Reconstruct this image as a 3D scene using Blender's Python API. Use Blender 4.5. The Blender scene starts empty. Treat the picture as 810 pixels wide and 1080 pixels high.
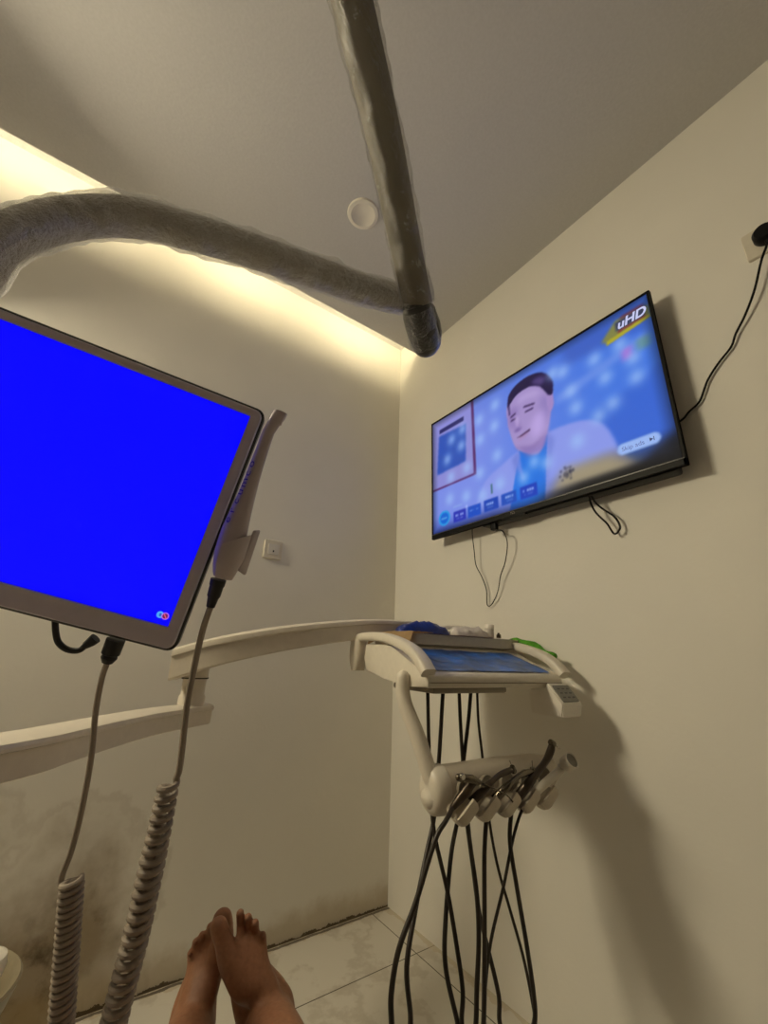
import bpy, bmesh, math, random
import numpy as np
from mathutils import Vector, Matrix, noise
random.seed(7)
V = Vector
S = bpy.context.scene
COL = S.collection

# ------------------------------------------------------------------ camera
F = 441.356
CR = V((0.8150, -0.5780, 0.0330)); CW = V((0.5380, 0.7770, 0.3280))
yaw, pitch, roll = 0.6057, 0.3345, 0.0351
CW = V((math.sin(yaw)*math.cos(pitch), math.cos(yaw)*math.cos(pitch), math.sin(pitch)))
_r = V((math.cos(yaw), -math.sin(yaw), 0)); _u = _r.cross(CW)
CR = _r*math.cos(roll) + _u*math.sin(roll); CU = _u*math.cos(roll) - _r*math.sin(roll)
CP = V((-1.2323, -1.6590, 0.9246))
H = 2.54
def ray(x, y): return CW + CR*((x-405)/F) - CU*((y-540)/F)
def at(x, y, d): return CP + ray(x, y)*d                      # photo pixel at depth d -> world point
def onplane(x, y, p0, n):                                      # photo pixel -> point on a real plane
    v = ray(x, y); t = (V(p0)-CP).dot(V(n))/v.dot(V(n)); return CP + v*t

cam_d = bpy.data.cameras.new('camera'); cam = bpy.data.objects.new('camera', cam_d); COL.objects.link(cam)
cam_d.sensor_fit = 'HORIZONTAL'; cam_d.sensor_width = 36; cam_d.lens = F/810*36; cam_d.clip_start = 0.02
m3 = Matrix((CR, CU, -CW)).transposed(); cam.matrix_world = Matrix.Translation(CP) @ m3.to_4x4()
S.camera = cam
S.view_settings.view_transform = 'Standard'; S.view_settings.look = 'None'
S.view_settings.exposure = 0.0; S.view_settings.gamma = 1.0; S.view_settings.use_curve_mapping = False
S.cycles.use_denoising = True
S.cycles.max_bounces = 14; S.cycles.diffuse_bounces = 8; S.cycles.transparent_max_bounces = 16
S.cycles.sample_clamp_indirect = 6.0; S.cycles.sample_clamp_direct = 8.0
w = bpy.data.worlds.new('world'); S.world = w; w.use_nodes = True
w.node_tree.nodes['Background'].inputs[0].default_value = (0, 0, 0, 1)

# ------------------------------------------------------------------ materials
def lin(c):
    if isinstance(c, str): c = [int(c[i:i+2], 16)/255 for i in (1, 3, 5)]
    return tuple(((x/12.92) if x <= 0.04045 else ((x+0.055)/1.055)**2.4) for x in c)
def mat(name, color, rough=0.5, metal=0.0, bump=0.0, scale=60, spec=0.5, var=0.0, coat=0.0, trans=0.0, sss=0.0):
    m = bpy.data.materials.new(name); m.use_nodes = True; nt = m.node_tree; b = nt.nodes['Principled BSDF']
    c = lin(color) if isinstance(color, str) else tuple(color)
    b.inputs['Base Color'].default_value = (*c, 1); b.inputs['Roughness'].default_value = rough
    b.inputs['Metallic'].default_value = metal; b.inputs['Specular IOR Level'].default_value = spec
    b.inputs['Coat Weight'].default_value = coat; b.inputs['Transmission Weight'].default_value = trans
    if sss: b.inputs['Subsurface Weight'].default_value = sss; b.inputs['Subsurface Radius'].default_value = (.01, .004, .002); b.inputs['Subsurface Scale'].default_value = .5
    tc = nt.nodes.new('ShaderNodeTexCoord')
    nz = nt.nodes.new('ShaderNodeTexNoise'); nz.inputs['Scale'].default_value = scale; nz.inputs['Detail'].default_value = 5
    nt.links.new(tc.outputs['Object'], nz.inputs['Vector'])
    if bump:
        bp = nt.nodes.new('ShaderNodeBump'); bp.inputs['Strength'].default_value = bump; bp.inputs['Distance'].default_value = 0.004
        nt.links.new(nz.outputs['Fac'], bp.inputs['Height']); nt.links.new(bp.outputs['Normal'], b.inputs['Normal'])
    v = var if var else 0.03
    rp = nt.nodes.new('ShaderNodeValToRGB')
    rp.color_ramp.elements[0].position = .3; rp.color_ramp.elements[1].position = .7
    rp.color_ramp.elements[0].color = (*[x*(1-v) for x in c], 1); rp.color_ramp.elements[1].color = (*[min(1, x*(1+v)) for x in c], 1)
    nt.links.new(nz.outputs['Fac'], rp.inputs['Fac']); nt.links.new(rp.outputs['Color'], b.inputs['Base Color'])
    return m
def emat(name, color, strength=1.0, base=(0.01, 0.01, 0.01), rough=0.25):
    m = mat(name, base, rough); b = m.node_tree.nodes['Principled BSDF']
    c = lin(color) if isinstance(color, str) else color
    b.inputs['Emission Color'].default_value = (*c, 1); b.inputs['Emission Strength'].default_value = strength
    return m
def N(nt, t, **k):
    n = nt.nodes.new(t)
    for a, b in k.items(): setattr(n, a, b)
    return n
def math_n(nt, op, a, b=None, c=None, clamp=False):
    n = N(nt, 'ShaderNodeMath', operation=op); n.use_clamp = clamp
    for i, x in enumerate((a, b, c)):
        if x is None: continue
        if isinstance(x, (int, float)): n.inputs[i].default_value = x
        else: nt.links.new(x, n.inputs[i])
    return n.outputs[0]
def mixc(nt, fac, a, b):
    n = N(nt, 'ShaderNodeMix', data_type='RGBA')
    if isinstance(fac, (int, float)): n.inputs[0].default_value = fac
    else: nt.links.new(fac, n.inputs[0])
    for i, x in ((6, a), (7, b)):
        if isinstance(x, tuple): n.inputs[i].default_value = (*x, 1)
        else: nt.links.new(x, n.inputs[i])
    return n.outputs[2]
def noise_n(nt, vec, scale, detail=4, rough=.5):
    n = N(nt, 'ShaderNodeTexNoise'); n.inputs['Scale'].default_value = scale; n.inputs['Detail'].default_value = detail; n.inputs['Roughness'].default_value = rough
    nt.links.new(vec, n.inputs['Vector']); return n.outputs['Fac']
def smooth(nt, x, a, b):                                       # 0 at a .. 1 at b
    n = N(nt, 'ShaderNodeMapRange', interpolation_type='SMOOTHSTEP'); n.inputs[1].default_value = a; n.inputs[2].default_value = b
    nt.links.new(x, n.inputs[0]); return n.outputs[0]

WALL = lin('#eae7df')
def wall_mat(name, stains):
    """painted plaster with hand-trowelled relief; stains = mould and water marks near the skirting of the far wall"""
    m = bpy.data.materials.new(name); m.use_nodes = True; nt = m.node_tree; b = nt.nodes['Principled BSDF']
    b.inputs['Roughness'].default_value = .75; b.inputs['Specular IOR Level'].default_value = .2
    tc = N(nt, 'ShaderNodeTexCoord'); P = tc.outputs['Object']; sx = N(nt, 'ShaderNodeSeparateXYZ'); nt.links.new(P, sx.inputs[0])
    X, Y, Z = sx.outputs
    n1 = noise_n(nt, P, 3.0, 5); n2 = noise_n(nt, P, 90, 3); n3 = noise_n(nt, P, 9, 6, .65)
    col = mixc(nt, smooth(nt, n1, .35, .7), tuple(c*.97 for c in WALL), WALL)
    if stains:
        # brown crust along the floor joint
        hgt = math_n(nt, 'MULTIPLY', noise_n(nt, P, 14, 6, .75), .05)
        crust = math_n(nt, 'LESS_THAN', Z, math_n(nt, 'SUBTRACT', hgt, .017))
        # damp mould patch
        dx = math_n(nt, 'DIVIDE', math_n(nt, 'ADD', X, 1.26), .42); dz = math_n(nt, 'DIVIDE', math_n(nt, 'SUBTRACT', Z, .05), .5)
        rr = math_n(nt, 'SQRT', math_n(nt, 'ADD', math_n(nt, 'MULTIPLY', dx, dx), math_n(nt, 'MULTIPLY', dz, dz)))
        rr = math_n(nt, 'ADD', rr, math_n(nt, 'MULTIPLY', math_n(nt, 'SUBTRACT', noise_n(nt, P, 4.5, 5, .55), .5), 1.5))
        dampf = math_n(nt, 'MULTIPLY', math_n(nt, 'SUBTRACT', 1.0, smooth(nt, rr, .35, 1.05)), .75)
        col = mixc(nt, dampf, col, lin('#80683c'))
        spots = smooth(nt, noise_n(nt, P, 11, 6, .62), .46, .68)
        near = math_n(nt, 'SUBTRACT', 1.0, smooth(nt, rr, .2, .8))
        col = mixc(nt, math_n(nt, 'MULTIPLY', math_n(nt, 'MULTIPLY', spots, near), .75), col, lin('#3c2c18'))
        # streak ring above the patch
        ring = math_n(nt, 'MULTIPLY', smooth(nt, rr, .92, .98), math_n(nt, 'SUBTRACT', 1.0, smooth(nt, rr, .98, 1.06)))
        col = mixc(nt, math_n(nt, 'MULTIPLY', ring, .14), col, lin('#7a6036'))
        low = math_n(nt, 'MULTIPLY', math_n(nt, 'SUBTRACT', 1.0, smooth(nt, math_n(nt, 'ADD', Z, math_n(nt, 'MULTIPLY', n3, -.12)), -.03, .05)), .45)
        col = mixc(nt, low, col, lin('#9c8450'))
        col = mixc(nt, math_n(nt, 'MULTIPLY', crust, .85), col, lin('#4a3a22'))
    nt.links.new(col, b.inputs['Base Color'])
    patch = math_n(nt, 'MULTIPLY', noise_n(nt, P, 26, 4), smooth(nt, n1, .52, .68))
    hsum = math_n(nt, 'ADD', math_n(nt, 'MULTIPLY', n2, .25), math_n(nt, 'MULTIPLY', patch, 1.2))
    bp = N(nt, 'ShaderNodeBump'); bp.inputs['Strength'].default_value = .22; bp.inputs['Distance'].default_value = .006
    nt.links.new(hsum, bp.inputs['Height']); nt.links.new(bp.outputs['Normal'], b.inputs['Normal'])
    return m
def floor_mat():
    m = bpy.data.materials.new('marble_tile'); m.use_nodes = True; nt = m.node_tree; b = nt.nodes['Principled BSDF']
    b.inputs['Roughness'].default_value = .3
    tc = N(nt, 'ShaderNodeTexCoord'); P = tc.outputs['Object']; sx = N(nt, 'ShaderNodeSeparateXYZ'); nt.links.new(P, sx.inputs[0]); X, Y, Z = sx.outputs
    n1 = noise_n(nt, P, 2.2, 8, .6); vein = math_n(nt, 'ABSOLUTE', math_n(nt, 'SUBTRACT', n1, .5))
    col = mixc(nt, smooth(nt, vein, .0, .035), lin('#c6c0b4'), lin('#d8d4ca'))
    col = mixc(nt, math_n(nt, 'MULTIPLY', noise_n(nt, P, 1.3, 3), .25), col, lin('#b8b0a2'))
    def joint(x, off, per, wd):
        q = math_n(nt, 'FRACT', math_n(nt, 'ADD', math_n(nt, 'DIVIDE', math_n(nt, 'ADD', x, off), per), 20.5))
        return math_n(nt, 'LESS_THAN', math_n(nt, 'ABSOLUTE', math_n(nt, 'SUBTRACT', q, .5)), wd/per/2)
    j = math_n(nt, 'MAXIMUM', joint(X, .0803, 1.2, .0035), joint(Y, .2753, .6, .0035))
    col = mixc(nt, j, col, lin('#4b4132'))
    # rough patched mortar by both walls
    d = math_n(nt, 'MINIMUM', math_n(nt, 'MULTIPLY', X, -1.0), math_n(nt, 'MULTIPLY', Y, -1.0))
    edge = math_n(nt, 'LESS_THAN', d, math_n(nt, 'SUBTRACT', math_n(nt, 'MULTIPLY', noise_n(nt, P, 12, 5, .7), .09), .025))
    col = mixc(nt, math_n(nt, 'MULTIPLY', edge, .55), col, lin('#bfb094'))
    crk = math_n(nt, 'LESS_THAN', math_n(nt, 'ABSOLUTE', math_n(nt, 'SUBTRACT', math_n(nt, 'MULTIPLY', Y, -1.0), math_n(nt, 'MULTIPLY', noise_n(nt, P, 16, 5, .7), .02))), .006)
    col = mixc(nt, math_n(nt, 'MULTIPLY', crk, .8), col, lin('#3a2c1a'))
    nt.links.new(col, b.inputs['Base Color']); return m

M = dict(
    wall_s=wall_mat('stained_plaster', True), wall=wall_mat('cream_plaster', False), floor=floor_mat(),
    wall_d=mat('taupe_wall', '#7d7568', .8),  # for the unseen walls, toned dark to cut the room's bounce light
    ceil=mat('ceiling_paint', '#c9c8c9', .85, bump=.15, scale=120, spec=.2),
    white=mat('white_plastic', '#e9e4da', .38, var=.02), cream=mat('cream_plastic', '#dcd5c7', .35),
    arm=mat('enamel_arm', '#d6cec0', .32), wtrim=mat('light_trim', '#d8d4cc', .5),
    grey=mat('grey_tube', '#8d8576', .5, bump=.1, scale=80), dark=mat('dark_joint', '#2a2a2a', .35, bump=.4, scale=60, coat=.6),
    black=mat('black_plastic', '#0b0b0c', .5, spec=.2), blackm=mat('black_rubber', '#161412', .55), gloss=mat('gloss_strip', '#3a3a3a', .3),
    hose=mat('dark_hose', '#2a221c', .42, bump=.05), bezel=mat('grey_bezel', '#c6bec8', .42), bezeledge=mat('bezel_back', '#08080a', .35),
    wand=mat('wand_plastic', '#b0a5aa', .4), wandh=mat('cradle_plastic', '#b8adb0', .4), cable=mat('beige_cable', '#938779', .62),
    steel=mat('handpiece_steel', '#6e665a', .26, metal=.9), sdark=mat('handpiece_dark', '#4a4036', .32, metal=.6), chrome=mat('chrome', '#b9b4aa', .15, metal=1.0),
    hold=mat('holder_plastic', '#cbc1af', .4), scoop=mat('scoop_plastic', '#8f8676', .45),
    blue=mat('blue_film', '#1858ac', .28, bump=.6, scale=16, var=.65), bluec=mat('blue_pouch', '#0b2a80', .35, bump=.5, scale=40, var=.4),
    paper=mat('brown_paper', '#c2a67c', .7, bump=.3, scale=30, var=.08), pan=mat('tray_pan', '#c6beae', .35, var=.05), pink=mat('pink_paper', '#b39488', .75, var=.1),
    cotton=mat('cotton', '#d9d3cd', .85, bump=.6, scale=80), green=mat('green_fabric', '#4f9a1c', .7, bump=.6, scale=50, var=.25),
    lcd=mat('keypad_grey', '#77766f', .3, var=.05), keyc=mat('key_mark', '#3a3a38', .4),
    skin=mat('skin', '#96684c', .5, bump=.25, scale=120, var=.12, sss=.08), nail=mat('toenail', '#96705a', .65, spec=.2),
    ceramic=mat('white_ceramic', '#e4dfd2', .15), sock=mat('socket_plastic', '#d9d2c2', .4), chair=mat('grey_upholstery', '#5c6670', .5, bump=.1),
    brass=mat('base_enamel', '#c9c3b8', .4), led=emat('led_tube', (1.0, .84, .5), 32.0), led_fill=emat('led_tube_fill', (1.0, .86, .60), 34.0), led_hi=emat('led_tube_bright', (1.0, .86, .58), 110.0), panel=emat('lamp_panel', (1.0, .87, .60), 62.0),
    txt=mat('purple_print', '#3b2f8c', .5), dial=mat('diffuser', '#b4afa6', .5),
)
def film_mat():
    m = bpy.data.materials.new('plastic_film'); m.use_nodes = True; nt = m.node_tree
    out = nt.nodes['Material Output']; nt.nodes.remove(nt.nodes['Principled BSDF'])
    tr = N(nt, 'ShaderNodeBsdfTransparent'); gl = N(nt, 'ShaderNodeBsdfGlossy'); gl.inputs['Roughness'].default_value = .28
    df = N(nt, 'ShaderNodeBsdfTranslucent'); df.inputs[0].default_value = (.8, .78, .72, 1)
    tc = N(nt, 'ShaderNodeTexCoord'); n = noise_n(nt, tc.outputs['Object'], 45, 6, .7); n2 = noise_n(nt, tc.outputs['Object'], 16, 3)
    bp = N(nt, 'ShaderNodeBump'); bp.inputs['Strength'].default_value = 1.0; bp.inputs['Distance'].default_value = .02
    nt.links.new(n, bp.inputs['Height']); nt.links.new(bp.outputs['Normal'], gl.inputs['Normal'])
    fr = N(nt, 'ShaderNodeFresnel'); fr.inputs[0].default_value = 1.4; nt.links.new(bp.outputs['Normal'], fr.inputs['Normal'])
    m1 = N(nt, 'ShaderNodeMixShader'); nt.links.new(math_n(nt, 'ADD', math_n(nt, 'MULTIPLY', smooth(nt, n, .58, .66), .55), math_n(nt, 'MULTIPLY', smooth(nt, n2, .4, .7), .10)), m1.inputs[0])
    nt.links.new(tr.outputs[0], m1.inputs[1]); nt.links.new(df.outputs[0], m1.inputs[2])
    m2 = N(nt, 'ShaderNodeMixShader'); nt.links.new(math_n(nt, 'ADD', math_n(nt, 'MULTIPLY', fr.outputs[0], .8), .03, clamp=True), m2.inputs[0])
    nt.links.new(m1.outputs[0], m2.inputs[1]); nt.links.new(gl.outputs[0], m2.inputs[2]); nt.links.new(m2.outputs[0], out.inputs['Surface'])
    return m
M['film'] = film_mat()

# ------------------------------------------------------------------ object helpers
ORG = {}
def thing(name, label, cat, loc=(0, 0, 0), group=None):
    o = bpy.data.objects.new(name, None); COL.objects.link(o); o.location = loc; o.empty_display_size = .05
    o['label'] = label; o['category'] = cat
    if group: o['group'] = group
    ORG[o] = V(loc); return o
def obj(name, bm, m, parent=None, smooth=True, label=None, angle=40):
    org = ORG[parent] if parent is not None else V((0, 0, 0))
    if isinstance(bm, bmesh.types.BMesh):
        bmesh.ops.translate(bm, verts=bm.verts, vec=-org)
        bmesh.ops.recalc_face_normals(bm, faces=bm.faces)
        me = bpy.data.meshes.new(name); bm.to_mesh(me); bm.free()
    else:
        me = bm; me.transform(Matrix.Translation(-org))
    o = bpy.data.objects.new(name, me); COL.objects.link(o)
    if m: me.materials.clear(); me.materials.append(m)
    if smooth:
        me.polygons.foreach_set('use_smooth', [True]*len(me.polygons))
        me.set_sharp_from_angle(angle=math.radians(angle))
    if parent is not None: o.parent = parent
    ORG[o] = org
    if label: o['label'] = label
    return o
def tag(o, label, cat, group=None):
    o['label'] = label; o['category'] = cat
    if group: o['group'] = group
    return o
def struct(name, bm, m):
    o = obj(name, bm, m, None, smooth=False); o['kind'] = 'structure'; return o
def frame(o, x, y, z): return Matrix((V(x), V(y), V(z))).transposed().to_4x4(), V(o)
def xf(O, X, Y, Z):
    m = Matrix((V(X), V(Y), V(Z))).transposed().to_4x4(); m.translation = V(O); return m
def box(bm, lo, hi, mx=None, bev=0.0, seg=2):
    r = bmesh.ops.create_cube(bm, size=1.0); vs = r['verts']
    lo, hi = V(lo), V(hi); c = (lo+hi)/2; s = hi-lo
    for v in vs: v.co = V((v.co.x*s.x, v.co.y*s.y, v.co.z*s.z))+c
    if bev:
        es = list({e for v in vs for e in v.link_edges})
        r = bmesh.ops.bevel(bm, geom=es, offset=bev, segments=seg, profile=.5, affect='EDGES')
        vs = list({v for f in r['faces'] for v in f.verts} | {v for v in vs if v.is_valid})
    if mx is not None:
        for v in vs: v.co = mx @ v.co
    return vs
def newbox(lo, hi, mx=None, bev=0.0, seg=2):
    bm = bmesh.new(); box(bm, lo, hi, mx, bev, seg); return bm
def rings(bm, rs, cap=True, closed=True):
    vr = [[bm.verts.new(p) for p in r] for r in rs]; n = len(rs[0])
    for a, b in zip(vr, vr[1:]):
        for i in range(n if closed else n-1):
            j = (i+1) % n; bm.faces.new((a[i], a[j], b[j], b[i]))
    if cap and closed: bm.faces.new(vr[0][::-1]); bm.faces.new(vr[-1])
    return vr
def prism(bm, pts, ax):                                        # extrude planar polygon by vector ax
    rings(bm, [[V(p) for p in pts], [V(p)+V(ax) for p in pts]])
def cr(pts, n=8):                                              # catmull-rom
    P = [V(p) for p in pts]; P = [P[0]*2-P[1]]+P+[P[-1]*2-P[-2]]; out = []
    for i in range(1, len(P)-2):
        a, b, c, d = P[i-1:i+3]
        for k in range(n):
            t = k/n; out.append(.5*((2*b)+(c-a)*t+(2*a-5*b+4*c-d)*t*t+(3*b-a-3*c+d)*t**3))
    out.append(P[-2]); return out
def frames(path, up=None):
    T = []
    for i in range(len(path)):
        a = path[max(i-1, 0)]; b = path[min(i+1, len(path)-1)]; T.append((b-a).normalized())
    n = (V(up) if up else (V((0, 0, 1)) if abs(T[0].z) < .9 else V((1, 0, 0))))
    out = []
    for t in T:
        n = (n - t*n.dot(t)).normalized(); out.append((t, n, t.cross(n)))
    return out
def tube(bm, path, r, seg=12, cap=True, up=None, prof=None, jit=None, dome=0):
    fr = frames(path, up); k = len(path); rs = []
    for i, p in enumerate(path):
        q = r(i/(k-1)) if callable(r) else (r[i] if isinstance(r, (list, tuple)) else r)
        t, n, b = fr[i]; ring = []
        for s in range(seg):
            if prof: u, v = prof[s]; ring.append(p+(n*v+b*u)*q)
            else:
                a = 2*math.pi*s/seg; e = q*(1+(jit(p, a) if jit else 0)); ring.append(p+(n*math.cos(a)+b*math.sin(a))*e)
        rs.append(ring)
    if dome and not prof:
        for end in (0, -1):
            t, n, b = fr[end]; p = path[end]; q = (r(0 if end == 0 else 1) if callable(r) else (r[end] if isinstance(r, (list, tuple)) else r)); sgn = -1 if end == 0 else 1
            ex = []
            for j in range(1, dome+1):
                th = math.pi/2*j/(dome+.3)
                ex.append([p+t*sgn*q*math.sin(th)+(n*math.cos(2*math.pi*s/seg)+b*math.sin(2*math.pi*s/seg))*q*math.cos(th) for s in range(seg)])
            rs = (ex[::-1]+rs) if end == 0 else (rs+ex)
    rings(bm, rs, cap); return bm
def T(path, r, seg=12, **k): return tube(bmesh.new(), path, r, seg, **k)
def lathe(bm, prof, O, ax, seg=40):
    ax = V(ax).normalized(); n = (V((0, 0, 1)) if abs(ax.z) < .9 else V((1, 0, 0))); n = (n-ax*n.dot(ax)).normalized(); b = ax.cross(n)
    rings(bm, [[V(O)+ax*h+(n*math.cos(2*math.pi*s/seg)+b*math.sin(2*math.pi*s/seg))*max(r, 1e-4) for s in range(seg)] for r, h in prof])
    return bm
def L(prof, O, ax, seg=40): return lathe(bmesh.new(), prof, O, ax, seg)
def rrect(w, h, r, n=5):
    out = []
    for cx, cy, a0 in ((w/2-r, h/2-r, 0), (-w/2+r, h/2-r, 90), (-w/2+r, -h/2+r, 180), (w/2-r, -h/2+r, 270)):
        for k in range(n+1):
            a = math.radians(a0+90*k/n); out.append((cx+r*math.cos(a), cy+r*math.sin(a)))
    return out
def plate(bm, w, h, r, z0, z1, mx, bev=0.0):
    P = rrect(w, h, r); rs = [[mx @ V((x, y, z0)) for x, y in P]]
    if bev:
        Q = rrect(w-2*bev, h-2*bev, max(r-bev, 1e-4)); rs += [[mx @ V((x, y, z1-bev)) for x, y in P], [mx @ V((x, y, z1)) for x, y in Q]]
    else: rs += [[mx @ V((x, y, z1)) for x, y in P]]
    rings(bm, rs); return bm
def text_mesh(s, size, mx, depth=0.0, align='CENTER', shear=0.0, bold=0.0):
    cu = bpy.data.curves.new('t', 'FONT'); cu.body = s; cu.size = size; cu.align_x = align; cu.align_y = 'CENTER'; cu.extrude = depth; cu.shear = shear; cu.offset = bold
    o = bpy.data.objects.new('t', cu); COL.objects.link(o); dg = bpy.context.evaluated_depsgraph_get()
    me = bpy.data.meshes.new_from_object(o.evaluated_get(dg)); bpy.data.objects.remove(o); me.transform(mx); return me

# ------------------------------------------------------------------ room shell
GAP, REC = 0.1618, 0.1377
XL, YB, TH = -3.4, -4.0, 0.1
struct('wall_far', newbox((XL-TH, 0, -.1), (TH, TH, H+REC+.1)), M['wall_s'])
struct('wall_right', newbox((0, YB-TH, -.1), (TH, 0, H+REC+.1)), M['wall'])
struct('wall_left', newbox((XL-TH, YB-TH, -.1), (XL, 0, H+REC+.1)), M['wall_d'])
struct('wall_back', newbox((XL, YB-TH, -.1), (0, YB, H+REC+.1)), M['wall_d'])
struct('floor', newbox((XL, YB, -.1), (0, 0, 0)), M['floor'])
struct('ceiling_slab', newbox((XL, YB, H+REC), (0, 0, H+REC+.1)), M['ceil'])
struct('ceiling', newbox((XL+.16, YB, H), (0, -GAP, H+.012)), M['ceil'])
# LED battens lying in the cove on top of the ceiling board, along the far wall, plus added fill ones on the left
def batten(p, q, side, label, group, lm='led'):
    p, q, side = V(p), V(q), V(side); u = (q-p).normalized(); mx = xf(p.lerp(q, .5), u, side, (0, 0, 1)); h = (q-p).length/2
    o = thing('cove_batten', label, 'light', p.lerp(q, .5), group)
    obj('batten_base', newbox((-h, -.015, 0), (h, .015, .018), mx, bev=.003), M['white'], o)
    obj('tube', T([p+u*.01+V((0, 0, .03)), q-u*.01+V((0, 0, .03))], .012, 12), M[lm], o)
for x0, x1, lm in ((-0.62, -0.04, 'led'), (-1.24, -0.70, 'led'), (-1.95, -1.32, 'led'), (-2.62, -2.02, 'led_hi'), (-3.3, -2.68, 'led_hi')):
    batten((x0, -GAP-.035, H+.012), (x1, -GAP-.035, H+.012), (0, 1, 0), 'slim warm LED batten lying hidden above the ceiling edge', 'cove battens above the far ceiling edge', lm)
for y0, y1 in ((-3.8, -2.65), (-2.6, -1.45), (-1.4, -.25)):  # unseen battens added along the left wall as fill light
    batten((XL+.195, y0, H+.012), (XL+.195, y1, H+.012), (-1, 0, 0), 'unseen warm LED batten added as fill light along the left wall', 'added fill battens along the left wall', 'led_fill')

# flat wall lamp beyond the left edge of the picture
ln = V((.46, -.66, -.57)).normalized(); lx = V((.94, .33, 0)).normalized(); lx = (lx-ln*lx.dot(ln)).normalized(); ly = ln.cross(lx)
lm_ = xf((-2.16, -.29, 1.98), lx, ly, ln)
o = thing('wall_lamp', 'flat warm panel lamp on the far wall beyond the monitor, out of the picture', 'lamp', lm_.translation)
bm = bmesh.new(); plate(bm, .54, .28, .02, -.03, 0, lm_, .004); obj('housing', bm, M['white'], o)
bm = bmesh.new(); plate(bm, .50, .24, .015, .0, .004, lm_); obj('diffuser', bm, M['panel'], o)
obj('bracket', T([V((-2.16, .01, 2.02)), lm_ @ V((0, 0, -.02))], .03, 12), M['white'], o)

# ceiling downlight (off)
dc = V((-.677, -.645, H))
o = thing('ceiling_downlight', 'round white downlight, switched off, in the ceiling behind the wrapped arm', 'light', dc)
obj('trim_ring', L([(.040, -.004), (.046, -.009), (.058, -.007), (.061, -.001), (.061, 0), (.040, 0)], dc, (0, 0, 1), 48), M['white'], o)
obj('diffuser', L([(.0, -.002), (.041, -.003), (.041, 0), (0, 0)], dc, (0, 0, 1), 40), M['dial'], o)

# ------------------------------------------------------------------ switch on the far wall
sm = xf(((-.675-.605)/2, 0, 1.332), (1, 0, 0), (0, 0, 1), (0, -1, 0))
o = thing('wall_socket', 'small square white data socket on the far wall beside the wand', 'socket', sm.translation)
bm = bmesh.new(); plate(bm, .078, .078, .006, 0, .009, sm, .002); obj('faceplate', bm, M['sock'], o)
bm = bmesh.new(); plate(bm, .046, .044, .003, .009, .012, sm, .001); obj('insert', bm, M['wtrim'], o)
bm = bmesh.new(); plate(bm, .006, .008, .001, .0118, .0128, sm @ Matrix.Translation((0, -.008, 0))); obj('port', bm, M['black'], o)

# ------------------------------------------------------------------ power outlet, plug, flex
tvn = V((-1, 0, 0))
om = xf((0, -1.566, 1.975), (0, -1, 0), (0, 0, 1), (-1, 0, 0))
o = thing('power_outlet', 'white square power outlet on the right wall with a black plug in it', 'outlet', om.translation)
bm = bmesh.new(); plate(bm, .086, .086, .006, 0, .010, om, .002); obj('faceplate', bm, M['sock'], o)
bm = bmesh.new(); plate(bm, .014, .022, .002, .010, .014, om @ Matrix.Translation((.03, .022, 0))); obj('rocker', bm, M['wtrim'], o)
pc = om @ V((.004, -.002, .0105))
o = thing('power_plug', 'black round power plug and flex running down to the television', 'plug', pc)
bm = L([(0, 0), (.024, 0), (.026, .004), (.025, .022), (.019, .030), (0, .032)], pc, tvn, 28)
obj('plug_body', bm, M['black'], o)
bm = T([pc+V((-.016, 0, -.012)), pc+V((-.017, -.001, -.034))], lambda t: .008-.003*t, 12); obj('strain_relief', bm, M['black'], o)
pts = [pc+V((-.017, -.001, -.03))]
for px, py, off in ((803, 275, .022), (796, 305, .02), (786, 332, .014), (776, 352, .010), (771, 366, .008), (757, 384, .008), (746, 402, .008), (738, 423, .008), (727, 434, .010), (719, 443, .02)):
    pts.append(onplane(px, py, (-off, 0, 0), tvn))
pts.append(pts[-1]+V((-.0, .04, -.01)))
obj('flex', T(cr(pts, 6), .0028, 8), M['black'], o)

# ------------------------------------------------------------------ television
TY0, TY1, TZ0, TZ1, TX = -.348, -1.3143, 1.4096, 1.9794, -.07
TW, THt = TY0-TY1, TZ1-TZ0
tm = xf((TX, (TY0+TY1)/2, (TZ0+TZ1)/2), (0, -1, 0), (0, 0, 1), (-1, 0, 0))     # x viewer-right, y up, z towards room
tv = thing('television', 'flat black television on the right wall, switched on, showing a man in a pale suit', 'television', (0, (TY0+TY1)/2, (TZ0+TZ1)/2))
bz = .009; ch = .021
bm = bmesh.new()
def ringbox(bm, x0, y0, x1, y1, z0, z1): box(bm, (x0, y0, z0), (x1, y1, z1), tm, .0015, 1)
ringbox(bm, -TW/2, -THt/2, TW/2, THt/2, -.014, -.003)
ringbox(bm, -TW/2, THt/2-bz, TW/2, THt/2, -.014, 0); ringbox(bm, -TW/2, -THt/2, TW/2, -THt/2+ch, -.014, 0)
ringbox(bm, -TW/2, -THt/2, -TW/2+bz, THt/2, -.014, 0); ringbox(bm, TW/2-bz, -THt/2, TW/2, THt/2, -.014, 0)
obj('bezel', bm, M['black'], tv)
bm = bmesh.new(); rings(bm, [[tm @ V((x, y, z)) for x, y in rrect(w_, h_, .02)] for w_, h_, z in ((TW-.01, THt-.01, -.014), (TW-.03, THt-.03, -.028), (TW-.12, THt-.10, -.038))])
obj('back_cover', bm, M['blackm'], tv)
bm = bmesh.new(); box(bm, (-.21, -THt/2-.004, -.058), (TW/2-.03, -THt/2+.22, -.012), tm, .008, 2); obj('rear_housing', bm, M['blackm'], tv)
bm = bmesh.new(); box(bm, (-.2, -.15, -.07), (.2, .15, -.05), tm, .004, 1); obj('wall_mount', bm, M['black'], tv)
bm = bmesh.new(); box(bm, (-TW/2+.004, -THt/2+ch-.003, -.001), (TW/2-.004, -THt/2+ch, .0012), tm); obj('gloss_strip', bm, M['gloss'], tv, label='thin shiny strip below the screen')
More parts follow.
